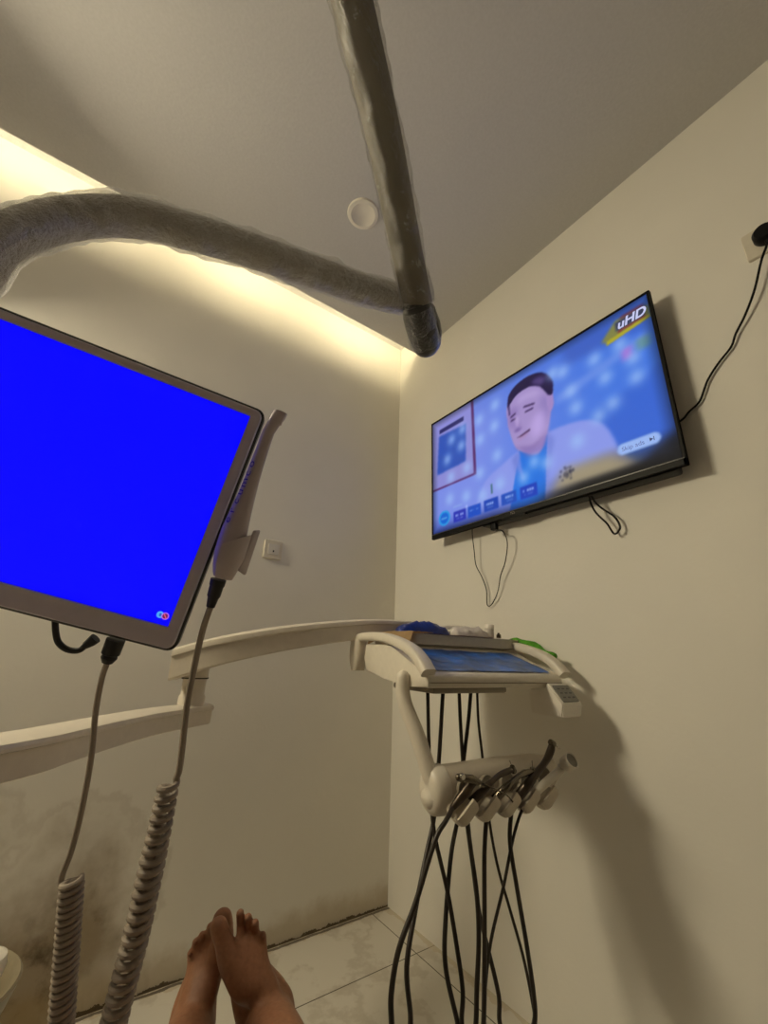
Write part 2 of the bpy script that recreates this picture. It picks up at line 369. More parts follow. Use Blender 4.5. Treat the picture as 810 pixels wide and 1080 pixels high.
bm = bmesh.new(); box(bm, (-.05-.055, -THt/2-.006, -.018), (.05-.055, -THt/2+.002, -.001), tm, .002); obj('sensor_bar', bm, M['black'], tv)
me = text_mesh('TCL', .012, tm @ Matrix.Translation((-.055, -THt/2+.011, .0008))); obj('logo', me, M['chrome'], tv, smooth=False, label='tiny pale maker\'s mark')
# picture on the screen
NX, NY = 400, 236
uu, vv = np.meshgrid((np.arange(NX))/(NX-1), (np.arange(NY))/(NY-1))
def c3(s): return np.array([int(s[i:i+2], 16)/255 for i in (1, 3, 5)])
def blur(m, r, n=2):
    for _ in range(n):
        for ax in (0, 1):
            p = np.pad(m, [(r, r) if a == ax else (0, 0) for a in range(2)], mode='edge'); cs = np.cumsum(p, axis=ax); z = np.zeros_like(np.take(cs, [0], axis=ax)); cs = np.concatenate([z, cs], axis=ax)
            k = 2*r+1; m = (np.take(cs, range(k, cs.shape[ax]), axis=ax)-np.take(cs, range(0, cs.shape[ax]-k), axis=ax))/k
    return m
def polym(pts):
    ins = np.zeros_like(uu, bool); n = len(pts)
    for i in range(n):
        (x0, y0), (x1, y1) = pts[i], pts[(i+1) % n]
        if y0 == y1: continue
        ins ^= ((y0 > vv) != (y1 > vv)) & (uu < (x1-x0)*(vv-y0)/(y1-y0)+x0)
    return ins.astype(float)
def smoothpoly(pts, n=6):
    P = [V((x, y, 0)) for x, y in pts]; out = []; k = len(P)
    for i in range(k):
        a, b, c, d = P[i-1], P[i], P[(i+1) % k], P[(i+2) % k]
        for s in range(n):
            t = s/n; q = .5*((2*b)+(c-a)*t+(2*a-5*b+4*c-d)*t*t+(3*b-a-3*c+d)*t**3); out.append((q.x, q.y))
    return out
img = np.zeros((NY, NX, 3))
gx = np.clip((uu-.25)/.6, 0, 1)[..., None]
img[:] = c3('#7e92ee')*(1-gx)+c3('#4478e6')*gx
top = np.clip((vv-.75)/.3, 0, 1)[..., None]; img = img*(1-top*.35)+c3('#3a62c8')*top*.35
def paint(mask, col, a=1.0):
    global img
    k = (np.clip(mask, 0, 1)*a)[..., None]; img = img*(1-k)+c3(col)*k
def rect(x0, y0, x1, y1): return ((uu >= x0) & (uu <= x1) & (vv >= y0) & (vv <= y1)).astype(float)
# framed certificate at left
paint(blur(rect(0, .362, .272, 1), 1), '#5a2e6e'); paint(blur(rect(0, .382, .256, 1), 1), '#8f8fdc')
paint(blur(polym([(.03, .5), (.214, .508), (.222, .83), (.045, .85)]), 2), '#2f55bb'); paint(blur(rect(.05, .872, .21, .91), 1), '#2b2a6a')
# hazy shelf shapes behind, right
paint(blur(polym([(.78, .42), (1, .55), (1, .12), (.85, .12)]), 5), '#3562d2', .7); paint(blur(polym([(.66, .66), (.98, .78), (.98, .72), (.66, .6)]), 4), '#7a9cf0', .6)
paint(blur(polym([(.7, .98), (.72, .84), (.98, .8), (.99, .98)]), 6), '#3a55b4', .55)
paint(blur(rect(.90, .66, .93, .74), 3), '#b46ad8', .8); paint(blur(rect(.945, .68, .985, .75), 3), '#6a9a86', .7)
# man: suit, shirt, neck, face, ear, hair
paint(blur(polym(smoothpoly([(.28, -.1), (.30, .24), (.42, .36), (.50, .40), (.62, .44), (.74, .42), (.81, .34), (.845, .16), (.87, -.1)])), 2), '#8d9cf0')
paint(blur(polym([(.42, -.05), (.49, .40), (.615, .43), (.575, -.05)]), 1), '#1f74e6')
paint(blur(polym([(.455, .36), (.50, .18), (.49, .4)]), 2), '#7a8eea', .8)
paint(blur(polym(smoothpoly([(.515, .44), (.53, .35), (.58, .33), (.62, .46), (.62, .58)])), 2), '#a892d2')
paint(blur(polym(smoothpoly([(.455, .80), (.447, .66), (.455, .56), (.475, .44), (.51, .375), (.555, .355), (.60, .42), (.635, .56), (.645, .70), (.62, .84), (.54, .88)])), 1), '#a893cf')
paint(blur(polym(smoothpoly([(.47, .58), (.45, .66), (.46, .74), (.50, .72)])), 5), '#7f66b0', .5)
paint(blur(polym(smoothpoly([(.60, .5), (.63, .56), (.64, .68), (.60, .7)])), 5), '#8674bb', .55)
paint(blur(polym(smoothpoly([(.56, .44), (.61, .50), (.60, .62), (.55, .55)])), 6), '#c8b0f0', .7)
paint(blur(polym(smoothpoly([(.625, .70), (.65, .72), (.652, .62), (.632, .58)])), 1), '#a58ccc')
paint(blur(polym(smoothpoly([(.452, .77), (.462, .86), (.50, .91), (.56, .925), (.62, .89), (.655, .80), (.652, .70), (.635, .70), (.622, .74), (.60, .80), (.555, .84), (.50, .83), (.468, .79)])), 1), '#231844')
paint(blur(polym(smoothpoly([(.57, .86), (.60, .875), (.625, .84), (.61, .8)])), 3), '#6f5a9e', .6)
for (x0, y0, x1, y1, t) in ((.462, .685, .488, .70, .009), (.525, .715, .575, .70, .009), (.463, .655, .487, .658, .008), (.53, .672, .568, .668, .008)):
    paint(blur(polym([(x0, y0), (x1, y1), (x1, y1-t*1.6), (x0, y0-t*1.6)]), 1), '#3a2456', .9)
paint(blur(polym(smoothpoly([(.487, .64), (.475, .575), (.495, .56), (.508, .575), (.50, .62)])), 3), '#8a70b8', .5)
paint(blur(polym([(.485, .502), (.505, .508), (.545, .525), (.545, .511), (.505, .494)]), 1), '#45264f', .95)
paint(blur(polym([(.488, .49), (.54, .508), (.53, .488), (.495, .474)]), 2), '#b587b8', .6)
paint(blur(polym(smoothpoly([(.50, .76), (.52, .80), (.58, .79), (.60, .74), (.55, .755)])), 4), '#c3aee4', .55)
paint(blur(polym(smoothpoly([(.482, .66), (.488, .585), (.498, .60), (.497, .66)])), 2), '#cdb6e8', .6)
paint(blur(polym(smoothpoly([(.475, .56), (.49, .545), (.51, .56), (.49, .567)])), 2), '#5f4690', .7)
paint(blur(polym(smoothpoly([(.47, .44), (.51, .39), (.56, .37), (.60, .43), (.55, .40), (.51, .42)])), 3), '#8468ac', .6)
paint(blur(polym(smoothpoly([(.50, .40), (.53, .33), (.60, .36), (.615, .45), (.57, .37)])), 4), '#7a66b4', .6)
paint(blur(polym([(.455, .36), (.49, .40), (.47, .2)]), 3), '#7484dc', .8); paint(blur(polym([(.615, .43), (.64, .38), (.60, .15), (.585, .1)]), 3), '#7484dc', .7)
paint(blur(polym([(.452, .78), (.456, .70), (.462, .70), (.462, .80)]), 1), '#33245a', .8)
# lower part: dim fringe, tan patch, plant pattern
lowm = np.clip((.13+.05*np.clip((uu-.55)*4, 0, 1)-vv)/.16, 0, 1); lowm = blur(lowm, 4)
paint(lowm*np.clip((uu-.5)*5, 0, 1), '#1c1d26', .95); paint(lowm*np.clip((.55-uu)*5, 0, 1), '#1b36a0', .75)
paint(blur(polym([(.60, .02), (.66, .16), (.82, .15), (.905, .03), (.80, .02)]), 7), '#a89a78', .9)
for k in range(26):
    a = random.uniform(0, 6.28); rr = random.uniform(.004, .035); x = .675+rr*math.cos(a); y = .125+rr*1.5*math.sin(a)
    paint(blur(rect(x-.003, y-.008, x+.003, y+.008), 1), '#2a2c44', .6)
paint(blur(rect(.345, .17, .352, .24), 1), '#1f5a4a', .8)
paint(blur(np.clip((.055-vv)/.03, 0, 1)*np.clip((uu-.55)*6, 0, 1), 3), '#121218', .9); paint(blur(polym([(.90, -.05), (.93, .08), (.985, .14), (1.05, .1), (1.05, -.05)]), 6), '#1a1c26', .85)
# back-light hot spots
SP = [(.13, .76), (.20, .80), (.10, .60), (.19, .66), (.12, .43), (.22, .45), (.11, .25), (.21, .22), (.30, .80), (.30, .63), (.29, .36), (.39, .85), (.38, .68), (.385, .44), (.30, .18), (.39, .22), (.70, .81), (.815, .775), (.72, .645), (.84, .62), (.85, .44), (.93, .53), (.90, .78), (.93, .655), (.73, .52), (.50, .20), (.60, .24), (.72, .30), (.55, .28), (.80, .40), (.66, .84)]
for (x, y) in SP:
    d2 = ((uu-x)/.026)**2+((vv-y)/.050)**2; paint(np.exp(-d2), '#a4c8ff', .62)
# logo, pill, app row
paint(blur(polym([(.845, .86), (.865, .83), (1, .85), (1, .93), (.90, .95)]), 2), '#8d8a3c', .9); paint(blur(polym([(.86, .845), (1, .868), (1, .85), (.86, .815)]), 1), '#b5ac2c', .95)
paint(blur(rect(.915, .935, .985, .955), 2), '#7a2626', .8); paint(blur(polym([(.90, .872), (.985, .88), (.985, .868), (.90, .858)]), 1), '#8a2a34', .9); paint(blur(rect(.895, .875, .985, .935), 1), '#28306a', .75)
pm = np.clip(1.5-np.maximum(np.abs(uu-.90)-.042, 0)**2/.0185**2-((vv-.148)/.033)**2, 0, 1); paint(blur((pm > .5).astype(float), 1), '#9dbcf8')
edge = np.minimum(np.minimum(uu, 1-uu)*1.7, np.minimum(vv, 1-vv)); img *= (1-.45*np.clip(1-edge/.07, 0, 1)**1.5)[..., None]
d = np.hypot((uu-.074)*1.7, vv-.108); paint(blur((d < .062).astype(float), 1), '#2a9be8'); paint(blur((d < .045).astype(float), 1), '#1467d8'); paint(blur(rect(.055, .10, .092, .112), 1), '#6fb4f0', .8)
for i, (x, y, col) in enumerate(((.168, .088, '#2a36b8'), (.252, .088, '#1c50c8'), (.340, .092, '#1c46b8'), (.427, .094, '#2050c0'), (.516, .096, '#1a3fc0'))):
    paint(blur(rect(x-.036, y-.042, x+.036, y+.042), 1), col)
    for (a, b_, cc, dd, al) in ((-.024, .0, .024, .018, .9), (-.018, -.02, .02, -.012, .5)) if i != 1 else ((-.024, .004, .0, .012, .6), (.01, .004, .022, .012, .6)):
        for q in range(5):
            if (q*7+i*3) % 5 < 4: paint(blur(rect(x+a+(cc-a)*q/5, y+b_, x+a+(cc-a)*(q+.7)/5, y+dd), 1), '#b9ccff', al)
paint(blur(rect(.13, .165, .185, .175), 1), '#8fb0f0', .7); paint(blur(rect(.205, .13, .215, .15), 1), '#b0c4ff', .8)
img = np.clip(img, 0, 1)
SW, SH = TW-2*bz, THt-bz-ch
lincol = np.where(img <= .04045, img/12.92, ((img+.055)/1.055)**2.4)
co = np.zeros((NY*NX, 3)); wx = (uu-.5)*SW; wy = (vv-.5)*SH+(ch-bz)/2
mat3 = np.array(tm.to_3x4() if hasattr(tm, 'to_3x4') else [list(r) for r in tm][:3])
loc = np.stack([wx.ravel(), wy.ravel(), np.full(NX*NY, -.0022), np.ones(NX*NY)], 0); co = (mat3 @ loc).T
i0 = (np.arange(NY-1)[:, None]*NX+np.arange(NX-1)[None]).ravel(); faces = np.stack([i0, i0+1, i0+1+NX, i0+NX], 1)
me = bpy.data.meshes.new('screen'); me.from_pydata(co.tolist(), [], faces.tolist())
ca = me.color_attributes.new('picture', 'FLOAT_COLOR', 'POINT'); ca.data.foreach_set('color', np.concatenate([lincol.reshape(-1, 3), np.ones((NX*NY, 1))], 1).astype(np.float32).ravel())
ms = emat('television_picture', (1, 1, 1), .90, rough=.5); nt = ms.node_tree; an = N(nt, 'ShaderNodeAttribute'); an.attribute_name = 'picture'
nt.links.new(an.outputs['Color'], nt.nodes['Principled BSDF'].inputs['Emission Color']); nt.nodes['Principled BSDF'].inputs['Specular IOR Level'].default_value = .1
obj('screen', me, ms, tv, smooth=False)
def scr(u, v, z=.0012): return tm @ Matrix.Translation(((u-.5)*SW, (v-.5)*SH+(ch-bz)/2, -.0022+z))
obj('channel_logo', text_mesh('uHD', .042, scr(.945, .904), shear=.25, bold=.0012), emat('logo_white', '#c4c8ee', 1.0), tv, smooth=False)
obj('caption', text_mesh('Skip ads', .019, scr(.885, .146)), emat('caption_grey', '#4f60a0', 1.0), tv, smooth=False)
bm = bmesh.new(); mx = scr(.937, .148)
f = bm.faces.new([bm.verts.new(mx @ V(p)) for p in ((-.005, .006, 0), (-.005, -.006, 0), (.004, 0, 0))]); bm.faces.new([bm.verts.new(mx @ V(p)) for p in ((.005, .006, 0), (.005, -.006, 0), (.007, -.006, 0), (.007, .006, 0))])
obj('skip_symbol', bm, emat('symbol_grey', '#33406e', 1.0), tv, smooth=False)

# cables below the television
def wallpts(l, base): return [onplane(px, py, (-off, 0, 0), tvn) for px, py, off in l]
o = thing('antenna_cable', 'thin black cable hanging in a long loop under the left half of the television', 'cable', (-.03, -.55, 1.36))
bm = bmesh.new(); box(bm, (-.012, -.022, -.010), (.012, .006, .008), xf(onplane(521, 553, (-.052, 0, 0), tvn), (0, -1, 0), (0, 0, 1), (-1, 0, 0)), .002); obj('connector', bm, M['black'], o)
obj('wire', T(cr(wallpts([(523, 560, .052), (530, 560, .05), (535, 572, .04), (533, 592, .03), (528, 607, .022), (525, 624, .016), (519, 637, .012), (514, 638, .012), (513, 622, .014), (508, 608, .018), (502, 596, .024), (500, 580, .032), (498, 560, .040), (500, 545, .045)], 0), 6), .0018, 8), M['black'], o)
o = thing('video_cable', 'short thick black cable looping below the middle of the television', 'cable', (-.03, -.95, 1.38))
obj('wire', T(cr(wallpts([(622, 515, .05), (622, 527, .048), (628, 540, .04), (640, 552, .03), (648, 563, .022), (654, 556, .02), (648, 545, .022), (636, 537, .03), (628, 530, .04), (623, 522, .05)], 0), 6), .0030, 8), M['black'], o)

# ------------------------------------------------------------------ dental tray unit
TO = V((-.554, -.878, .860)); ha = math.radians(5)
TXv = V((math.cos(ha), -math.sin(ha), 0)); TYv = V((math.sin(ha), math.cos(ha), 0))
tr = xf(TO, TXv, TYv, (0, 0, 1)); W = .46
def tl(x, y, z): return tr @ V((x, y, z))
def tpl(px, py, y): return onplane(px, py, tl(0, y, 0), TYv)
tray = thing('dental_delivery_unit', 'white dental delivery unit with blue panel and instrument bar in front of the right wall', 'dental unit', tl(.23, .2, 0))
def profile_prism(pts, x0, x1, bev=.005):
    bm = bmesh.new(); prism(bm, [tl(x0, y, z) for y, z in pts], TXv*(x1-x0))
    bmesh.ops.bevel(bm, geom=bm.edges[:], offset=bev, segments=2, affect='EDGES', profile=.5); return bm
prof = [(0, .002), (-.004, .026), (.006, .036), (.168, .090), (.185, .100), (.31, .100), (.318, .06), (.30, .026), (.20, .012), (.08, .0)]
obj('body', profile_prism(prof, 0.0, W), M['cream'], tray)
bm = bmesh.new(); box(bm, (.004, -.0055, .0125), (W-.004, .05, .0145), tr); obj('seam', bm, M['scoop'], tray)
# blue film-covered control panel on the slope
sl = math.atan2(.054, .162); pm_ = tr @ Matrix.Translation((W/2, .087, .0635)) @ Matrix.Rotation(sl, 4, 'X')
bm = bmesh.new(); bmesh.ops.create_grid(bm, x_segments=60, y_segments=26, size=.5)
for v in bm.verts:
    x, y = v.co.x*.40, v.co.y*.158; q = noise.noise(V((x*22, y*30, 1)))*.0022+noise.noise(V((x*70, y*90, 3)))*.0008; v.co = pm_ @ V((x, y, .0022+max(q, -.0015)))
obj('control_panel', bm, M['blue'], tray, label='dark control panel under crinkled blue film')
# grip handles: arched strap + hanging rounded grip at the rear
strap = [(.016*math.copysign(abs(math.cos(a))**.55, math.cos(a)), .0115*math.copysign(abs(math.sin(a))**.55, math.sin(a))) for a in [2*math.pi*k/16 for k in range(16)]]
for x, sg in ((.0, -1), (W+.012, 1)):
    pts = [(-.004, .034), (.02, .058), (.06, .083), (.12, .102), (.20, .117), (.29, .121), (.355, .117), (.375, .104)]
    path = cr([tl(x, y, z) for y, z in pts], 6)
    bm = bmesh.new(); tube(bm, path, lambda t: 1.15-.12*t, 16, up=TXv.cross(TYv), prof=strap)
    g = []
    for k in range(9):
        t = k/8; z = .118-.092*t; hw = .030*(1-.55*max(0, (t-.45)/.55)**2); g.append([tl(x+u*1.15, .352+.006*math.sin(t*3)+v*hw, z) for u, v in [(.017*math.copysign(abs(math.cos(a))**.6, math.cos(a)), math.copysign(abs(math.sin(a))**.6, math.sin(a))) for a in [2*math.pi*q/20 for q in range(20)]]])
    rings(bm, g); obj('handle', bm, M['cream'], tray)
# keypad module hanging under the right front
KX0, KX1 = .386, .464
bm = bmesh.new(); prism(bm, [tl(KX0, y, z) for y, z in ((-.050, -.066), (-.057, -.034), (-.016, .013), (-.007, .013), (-.007, -.004), (.05, -.004), (.05, -.066))], TXv*(KX1-KX0))
bmesh.ops.bevel(bm, geom=bm.edges[:], offset=.003, segments=2, affect='EDGES')
key = obj('keypad', bm, M['white'], tray)
ky = (tl(0, -.016, .013)-tl(0, -.057, -.034)).normalized()
km = xf(tl((KX0+KX1)/2, -.0365, -.0105), TXv, ky, TXv.cross(ky))
bm = bmesh.new(); plate(bm, .064, .050, .004, 0, .003, km, .001); obj('keypad_face', bm, M['lcd'], key, label='grey keypad face with dark key marks')
bm = bmesh.new()
for i in range(3):
    for j in range(3): plate(bm, .010, .004, .0015, .003, .0036, km @ Matrix.Translation((-.018+.018*i, -.013+.013*j, 0)))
obj('key_marks', bm, M['keyc'], key, smooth=False)
# underside hose boss
bm = bmesh.new(); box(bm, (.03, .02, -.012), (.27, .20, .004), tr, .006); obj('hose_boss', bm, M['scoop'], tray)
# instrument bar and its bent support
HY, HZ, HR = .02, -.205, .047
bm = bmesh.new()
pth = cr([tl(-.012, .085, .02), tl(-.012, .085, -.012), tl(-.008, .075, -.045), tl(.006, .05, -.10), tl(.020, .03, -.160), tl(.030, HY, -.195), tl(.032, HY, -.216)], 8)
tube(bm, pth, lambda t: .0165+.003*t+(.010*max(0, (t-.8)/.2)), 20, dome=4)
obj('support_arm', bm, M['cream'], tray)
Dp = [(HR*.92*math.cos(a)*(.95 if math.cos(a) < 0 else 1), HR*1.04*math.sin(a)) for a in [2*math.pi*k/32 for k in range(32)]]
def ringx(x, s, dz=0, dy=0): return [tl(x, HY+dy+u*s, HZ+dz+v*s) for u, v in Dp]
bm = bmesh.new(); rings(bm, [ringx(.012, .55), ringx(.016, .8), ringx(.024, .95), ringx(.036, 1.0), ringx(.046, 1.02), ringx(.05, 1.0)]); cap = obj('bar_cap', bm, M['cream'], tray)
bm = bmesh.new(); rings(bm, [ringx(.048, .97), ringx(.10, .97), ringx(.22, .95, .004), ringx(.34, .88, .006), ringx(.395, .74, .006), ringx(.412, .55, .006)]); bar = obj('instrument_bar', bm, M['hold'], tray)
HD = V((.74, -.10, .66)).normalized()                          # lay of the hand instruments in the cradles (tray axes)
SX = [.072, .134, .196, .258, .320]
HDw = TXv*HD.x+TYv*HD.y+V((0, 0, HD.z))
for sx in SX:
    n_ = V((HD.z, 0, -HD.x)); n_ = n_.normalized(); yv = V((0, -1, 0))
    base = V((sx-.018, HY-.058, HZ-.032)); rs = []
    for t, s in ((-.014, .72), (-.008, .92), (.0, 1), (.030, 1), (.036, .95)):
        sec = [(-.021, .021), (-.021, -.004), (-.016, -.017), (-.006, -.022), (.006, -.022), (.016, -.017), (.021, -.004), (.020, .009), (.014, .009), (.011, .001), (.0, -.005), (-.011, .003), (-.013, .021)]
        ctr = base+HD*t
        rs.append([tl(*(ctr+yv*(u*s)+n_*(-v*s))) for u, v in sec])
    bm = bmesh.new(); rings(bm, rs); obj('cradle', bm, M['hold'], bar, angle=30)
    sc_ = bmesh.new(); lathe(sc_, [(0, 0), (.017, 0), (.019, .002), (.019, .010), (0, .010)], tl(sx+.002, HY-.0455, HZ+.012), -TYv, 28); obj('scoop', sc_, M['scoop'], bar)

# delivery arm: lower arm, pivot, rising upper arm
dl = thing('support_post', 'white jointed dental support arm reaching across from the left to the tray', 'support arm', (-1.66, -1.22, 0))
def arm_loft(cl, hts, wds, lift=None):
    """cl: spine points (top centre), arms with a crowned cap, a ledge and a narrower box below"""
    fr = frames(cl, (0, 0, 1)); rs = []; k = len(cl)
    for i, p in enumerate(cl):
        t = i/(k-1); h = hts[0]+(hts[1]-hts[0])*t; w_ = wds[0]+(wds[1]-wds[0])*t; tg, n, b = fr[i]; b = V((b.x, b.y, 0)).normalized(); z = V((0, 0, 1))
        sec = [(-.5, -.17), (-.47, -.06), (-.30, .03), (0, .06), (.30, .03), (.47, -.06), (.5, -.17), (.5, -.26), (.44, -.30), (.42, -1), (.36, -1.06), (-.36, -1.06), (-.42, -1), (-.44, -.30), (-.5, -.26)]
        rs.append([p+b*(u*w_)+z*(v*h) for u, v in sec])
    bm = bmesh.new(); rings(bm, rs); return bm
Z1 = .788
def flat(px, py, z): return onplane(px, py, (0, 0, z), (0, 0, 1))
def hz(px, py, d, z): q = at(px, py, d); return V((q.x, q.y, z))
low = cr([V((-1.66, -1.22, Z1)), V((-1.58, -.99, Z1+.002)), hz(0, 790, .64, Z1+.002), hz(60, 772, .74, Z1+.001), hz(110, 762, .86, Z1), hz(160, 752, 1.0, Z1), hz(214, 745, 1.16, Z1-.001)], 6)
obj('lower_arm', arm_loft(low, (.058, .046), (.105, .075)), M['arm'], dl, angle=25)
pv = hz(205, 720, 1.14, 0)
obj('pivot', L([(.034, Z1-.004), (.034, Z1+.02), (.030, Z1+.026), (.030, Z1+.062), (.033, Z1+.066), (.033, Z1+.11), (.0, Z1+.112)], pv, (0, 0, 1), 32), M['arm'], dl)
bm = L([(.0305, Z1+.0655), (.0345, Z1+.0655), (.0345, Z1+.0685), (.0305, Z1+.0685)], pv, (0, 0, 1), 32); obj('pivot_gap', bm, M['blackm'], dl)
up = cr([at(188, 684, 1.13), at(235, 672, 1.15), at(290, 662.5, 1.2), at(340, 657, 1.26), at(390, 654, 1.33), at(430, 655.5, 1.40)], 6)
obj('upper_arm', arm_loft(up, (.075, .048), (.075, .06)), M['arm'], dl, angle=25)
ue = up[-1]
obj('tray_joint', L([(.026, -.20), (.028, -.19), (.028, -.03), (.024, -.02), (0, -.02)], ue, (0, 0, 1), 24), M['arm'], dl)
PB = V((-1.66, -1.22, 0))
obj('post', L([(.19, 0), (.19, .03), (.17, .045), (.06, .055), (.052, .07), (.052, Z1-.07), (.062, Z1-.065), (.062, Z1+.02), (.045, Z1+.03), (.045, 1.16), (.03, 1.18), (0, 1.18)], PB, (0, 0, 1), 36), M['arm'], dl)

# tray pan and what lies on it
PZ0, PZ1 = .1005, .132
bm = bmesh.new(); pm = tr @ Matrix.Translation((.285, .285, PZ0)); rs = []
for w_, h_, z in ((.40, .21, 0), (.42, .23, .004), (.424, .234, PZ1-PZ0-.002), (.430, .240, PZ1-PZ0), (.420, .230, PZ1-PZ0), (.414, .224, .006)): rs.append([pm @ V((x, y, z)) for x, y in rrect(w_, h_, .018)])
rings(bm, rs); tag(obj('instrument_pan', bm, M['pan']), 'shallow grey instrument pan lying on top of the white dental unit', 'tray')
def sheet(name, corners, nx, ny, amp, m, fr=24, thick=.0008, drop=None):
    bm = bmesh.new(); A, B, C_, D = [V(c) for c in corners]; vs = []
    for j in range(ny+1):
        for i in range(nx+1):
            s, t = i/nx, j/ny; p = A*(1-s)*(1-t)+B*s*(1-t)+C_*s*t+D*(1-s)*t
            p = p+V((0, 0, max(-.0006, amp*noise.noise(p*fr)+amp*.3*noise.noise(p*fr*3))+(drop(s, t) if drop else 0))); vs.append(bm.verts.new(tr @ p))
    for j in range(ny):
        for i in range(nx): a = j*(nx+1)+i; bm.faces.new((vs[a], vs[a+1], vs[a+nx+2], vs[a+nx+1]))
    r = bmesh.ops.solidify(bm, geom=bm.faces[:], thickness=thick); return bm
PT = PZ1+.0015
def fold_paper():
    """sheet lying on the pan and folded down over its left end and front corner"""
    bm = bmesh.new(); vs = []; NI, NJ = 26, 26
    for j in range(NJ+1):
        for i in range(NI+1):
            s_, t = i/NI, j/NJ; y = .155+.245*t; a = s_*.105-.034           # arc length across the fold
            q = noise.noise(V((s_*5, t*6, 2)))
            if a < 0: x, z = .0655-.012*(-a/.034)**.8+.003*q, PT+.002+a*(.85+.25*math.sin(t*7))
            else: x, z = .0655+a, PT+.002+.0035*abs(q)+.004*math.sin(t*3.1)*max(0, 1-a/.05)
            vs.append(bm.verts.new(tl(x, y, z)))
    for j in range(NJ):
        for i in range(NI): a = j*(NI+1)+i; bm.faces.new((vs[a], vs[a+1], vs[a+NI+2], vs[a+NI+1]))
    bmesh.ops.solidify(bm, geom=bm.faces[:], thickness=.0008); return bm
tag(obj('brown_paper', fold_paper(), M['paper']), 'crumpled brown paper sheet drooping over the left end of the pan', 'paper')
tag(obj('pink_paper', sheet('p', [(.15, .164, PT), (.532, .168, PT-.002), (.53, .36, PT), (.16, .38, PT)], 30, 16, .0012, M['pink']), M['pink']), 'pinkish paper liner covering most of the instrument pan', 'paper')
# blue pouch: pillow with pinched ends
def pillow(cx, cy, lx, ly, hh, rot, z0, seed, amp=.006, nx=22, ny=12):
    bm = bmesh.new(); ts, bs = [], []; c_, s_ = math.cos(rot), math.sin(rot)
    for j in range(ny+1):
        for i in range(nx+1):
            u, v = i/nx*2-1, j/ny*2-1; e = max(0, 1-abs(u)**2.6)**.6*max(0, 1-abs(v)**2.6)**.6
            x, y = u*lx*(1-.12*abs(v)**2), v*ly*(1-.25*abs(u)**3); X_, Y_ = cx+x*c_-y*s_, cy+x*s_+y*c_
            q = noise.noise(V((X_*40+seed, Y_*40, 0)))*amp+noise.noise(V((X_*110+seed, Y_*110, 5)))*amp*.4
            ts.append(bm.verts.new(tl(X_, Y_, z0+.002+max(0, e*(hh+q))))); bs.append(bm.verts.new(tl(X_, Y_, z0)))
    for j in range(ny):
        for i in range(nx):
            a = j*(nx+1)+i; b = a+1; c = a+nx+2; d_ = a+nx+1
            bm.faces.new((ts[a], ts[b], ts[c], ts[d_])); bm.faces.new((bs[d_], bs[c], bs[b], bs[a]))
    bd = [j for j in range(nx)]
    for i in range(nx):
        bm.faces.new((bs[i], bs[i+1], ts[i+1], ts[i])); k = ny*(nx+1)+i; bm.faces.new((ts[k], ts[k+1], bs[k+1], bs[k]))
    for j in range(ny):
        a = j*(nx+1); bm.faces.new((ts[a], ts[a+nx+1], bs[a+nx+1], bs[a])); a += nx; bm.faces.new((bs[a], bs[a+nx+1], ts[a+nx+1], ts[a]))
    return bm
PS = PT+.003
o = tag(obj('blue_pouch', pillow(.165, .255, .092, .035, .033, -.12, PS, 1, .011), M['bluec']), 'crumpled dark blue wrapped pouch at the left end of the pan', 'pouch')
tag(obj('white_gauze', pillow(.335, .235, .09, .035, .027, .05, PS, 9, .016), M['cotton']), 'pile of crumpled white gauze in the middle of the pan', 'gauze')
tag(obj('white_card', sheet('c', [(.22, .29, PS+.004), (.36, .29, PS+.036), (.36, .375, PS+.044), (.22, .375, PS+.006)], 8, 6, .002, M['pan']), M['wtrim']), 'off white folded card lying tilted behind the gauze', 'card')
cpos = tl(.405, .215, PS)
o = thing('small_pot', 'little round white pot with ribbed lid beside the gauze', 'pot', cpos)
obj('pot_body', L([(0, 0), (.013, 0), (.014, .002), (.014, .026), (.012, .028), (0, .028)], cpos, (0, 0, 1), 24), M['cotton'], o)
obj('lid', L([(.0125, .027), (.0155, .028), (.0155, .040), (.014, .042), (0, .042)], cpos, (0, 0, 1), 24), M['white'], o)
cp2 = tl(.425, .195, PS)
tag(obj('dark_vial', L([(0, 0), (.007, 0), (.0075, .002), (.0075, .010), (.004, .013), (.004, .016), (0, .0165)], cp2, (0, 0, 1), 16), M['steel']), 'tiny dark vial standing in front of the white pot', 'vial')
# green cloth draped on the right handle
bm = bmesh.new(); gp = cr([tl(.492, .215, .124), tl(.492, .17, .124), tl(.494, .12, .114), tl(.497, .075, .097), tl(.499, .05, .086)], 6)
tube(bm, gp, lambda t: .011+.004*math.sin(t*5.5)+.003*math.sin(t*14), 18, jit=lambda p, a: .35*noise.noise(V((p.x*60, p.y*60, a*1.3)))-.25*abs(math.sin(a)), dome=3)
tag(obj('green_cloth', bm, M['green']), 'bright green crumpled cloth lying on the right grip of the unit', 'cloth')

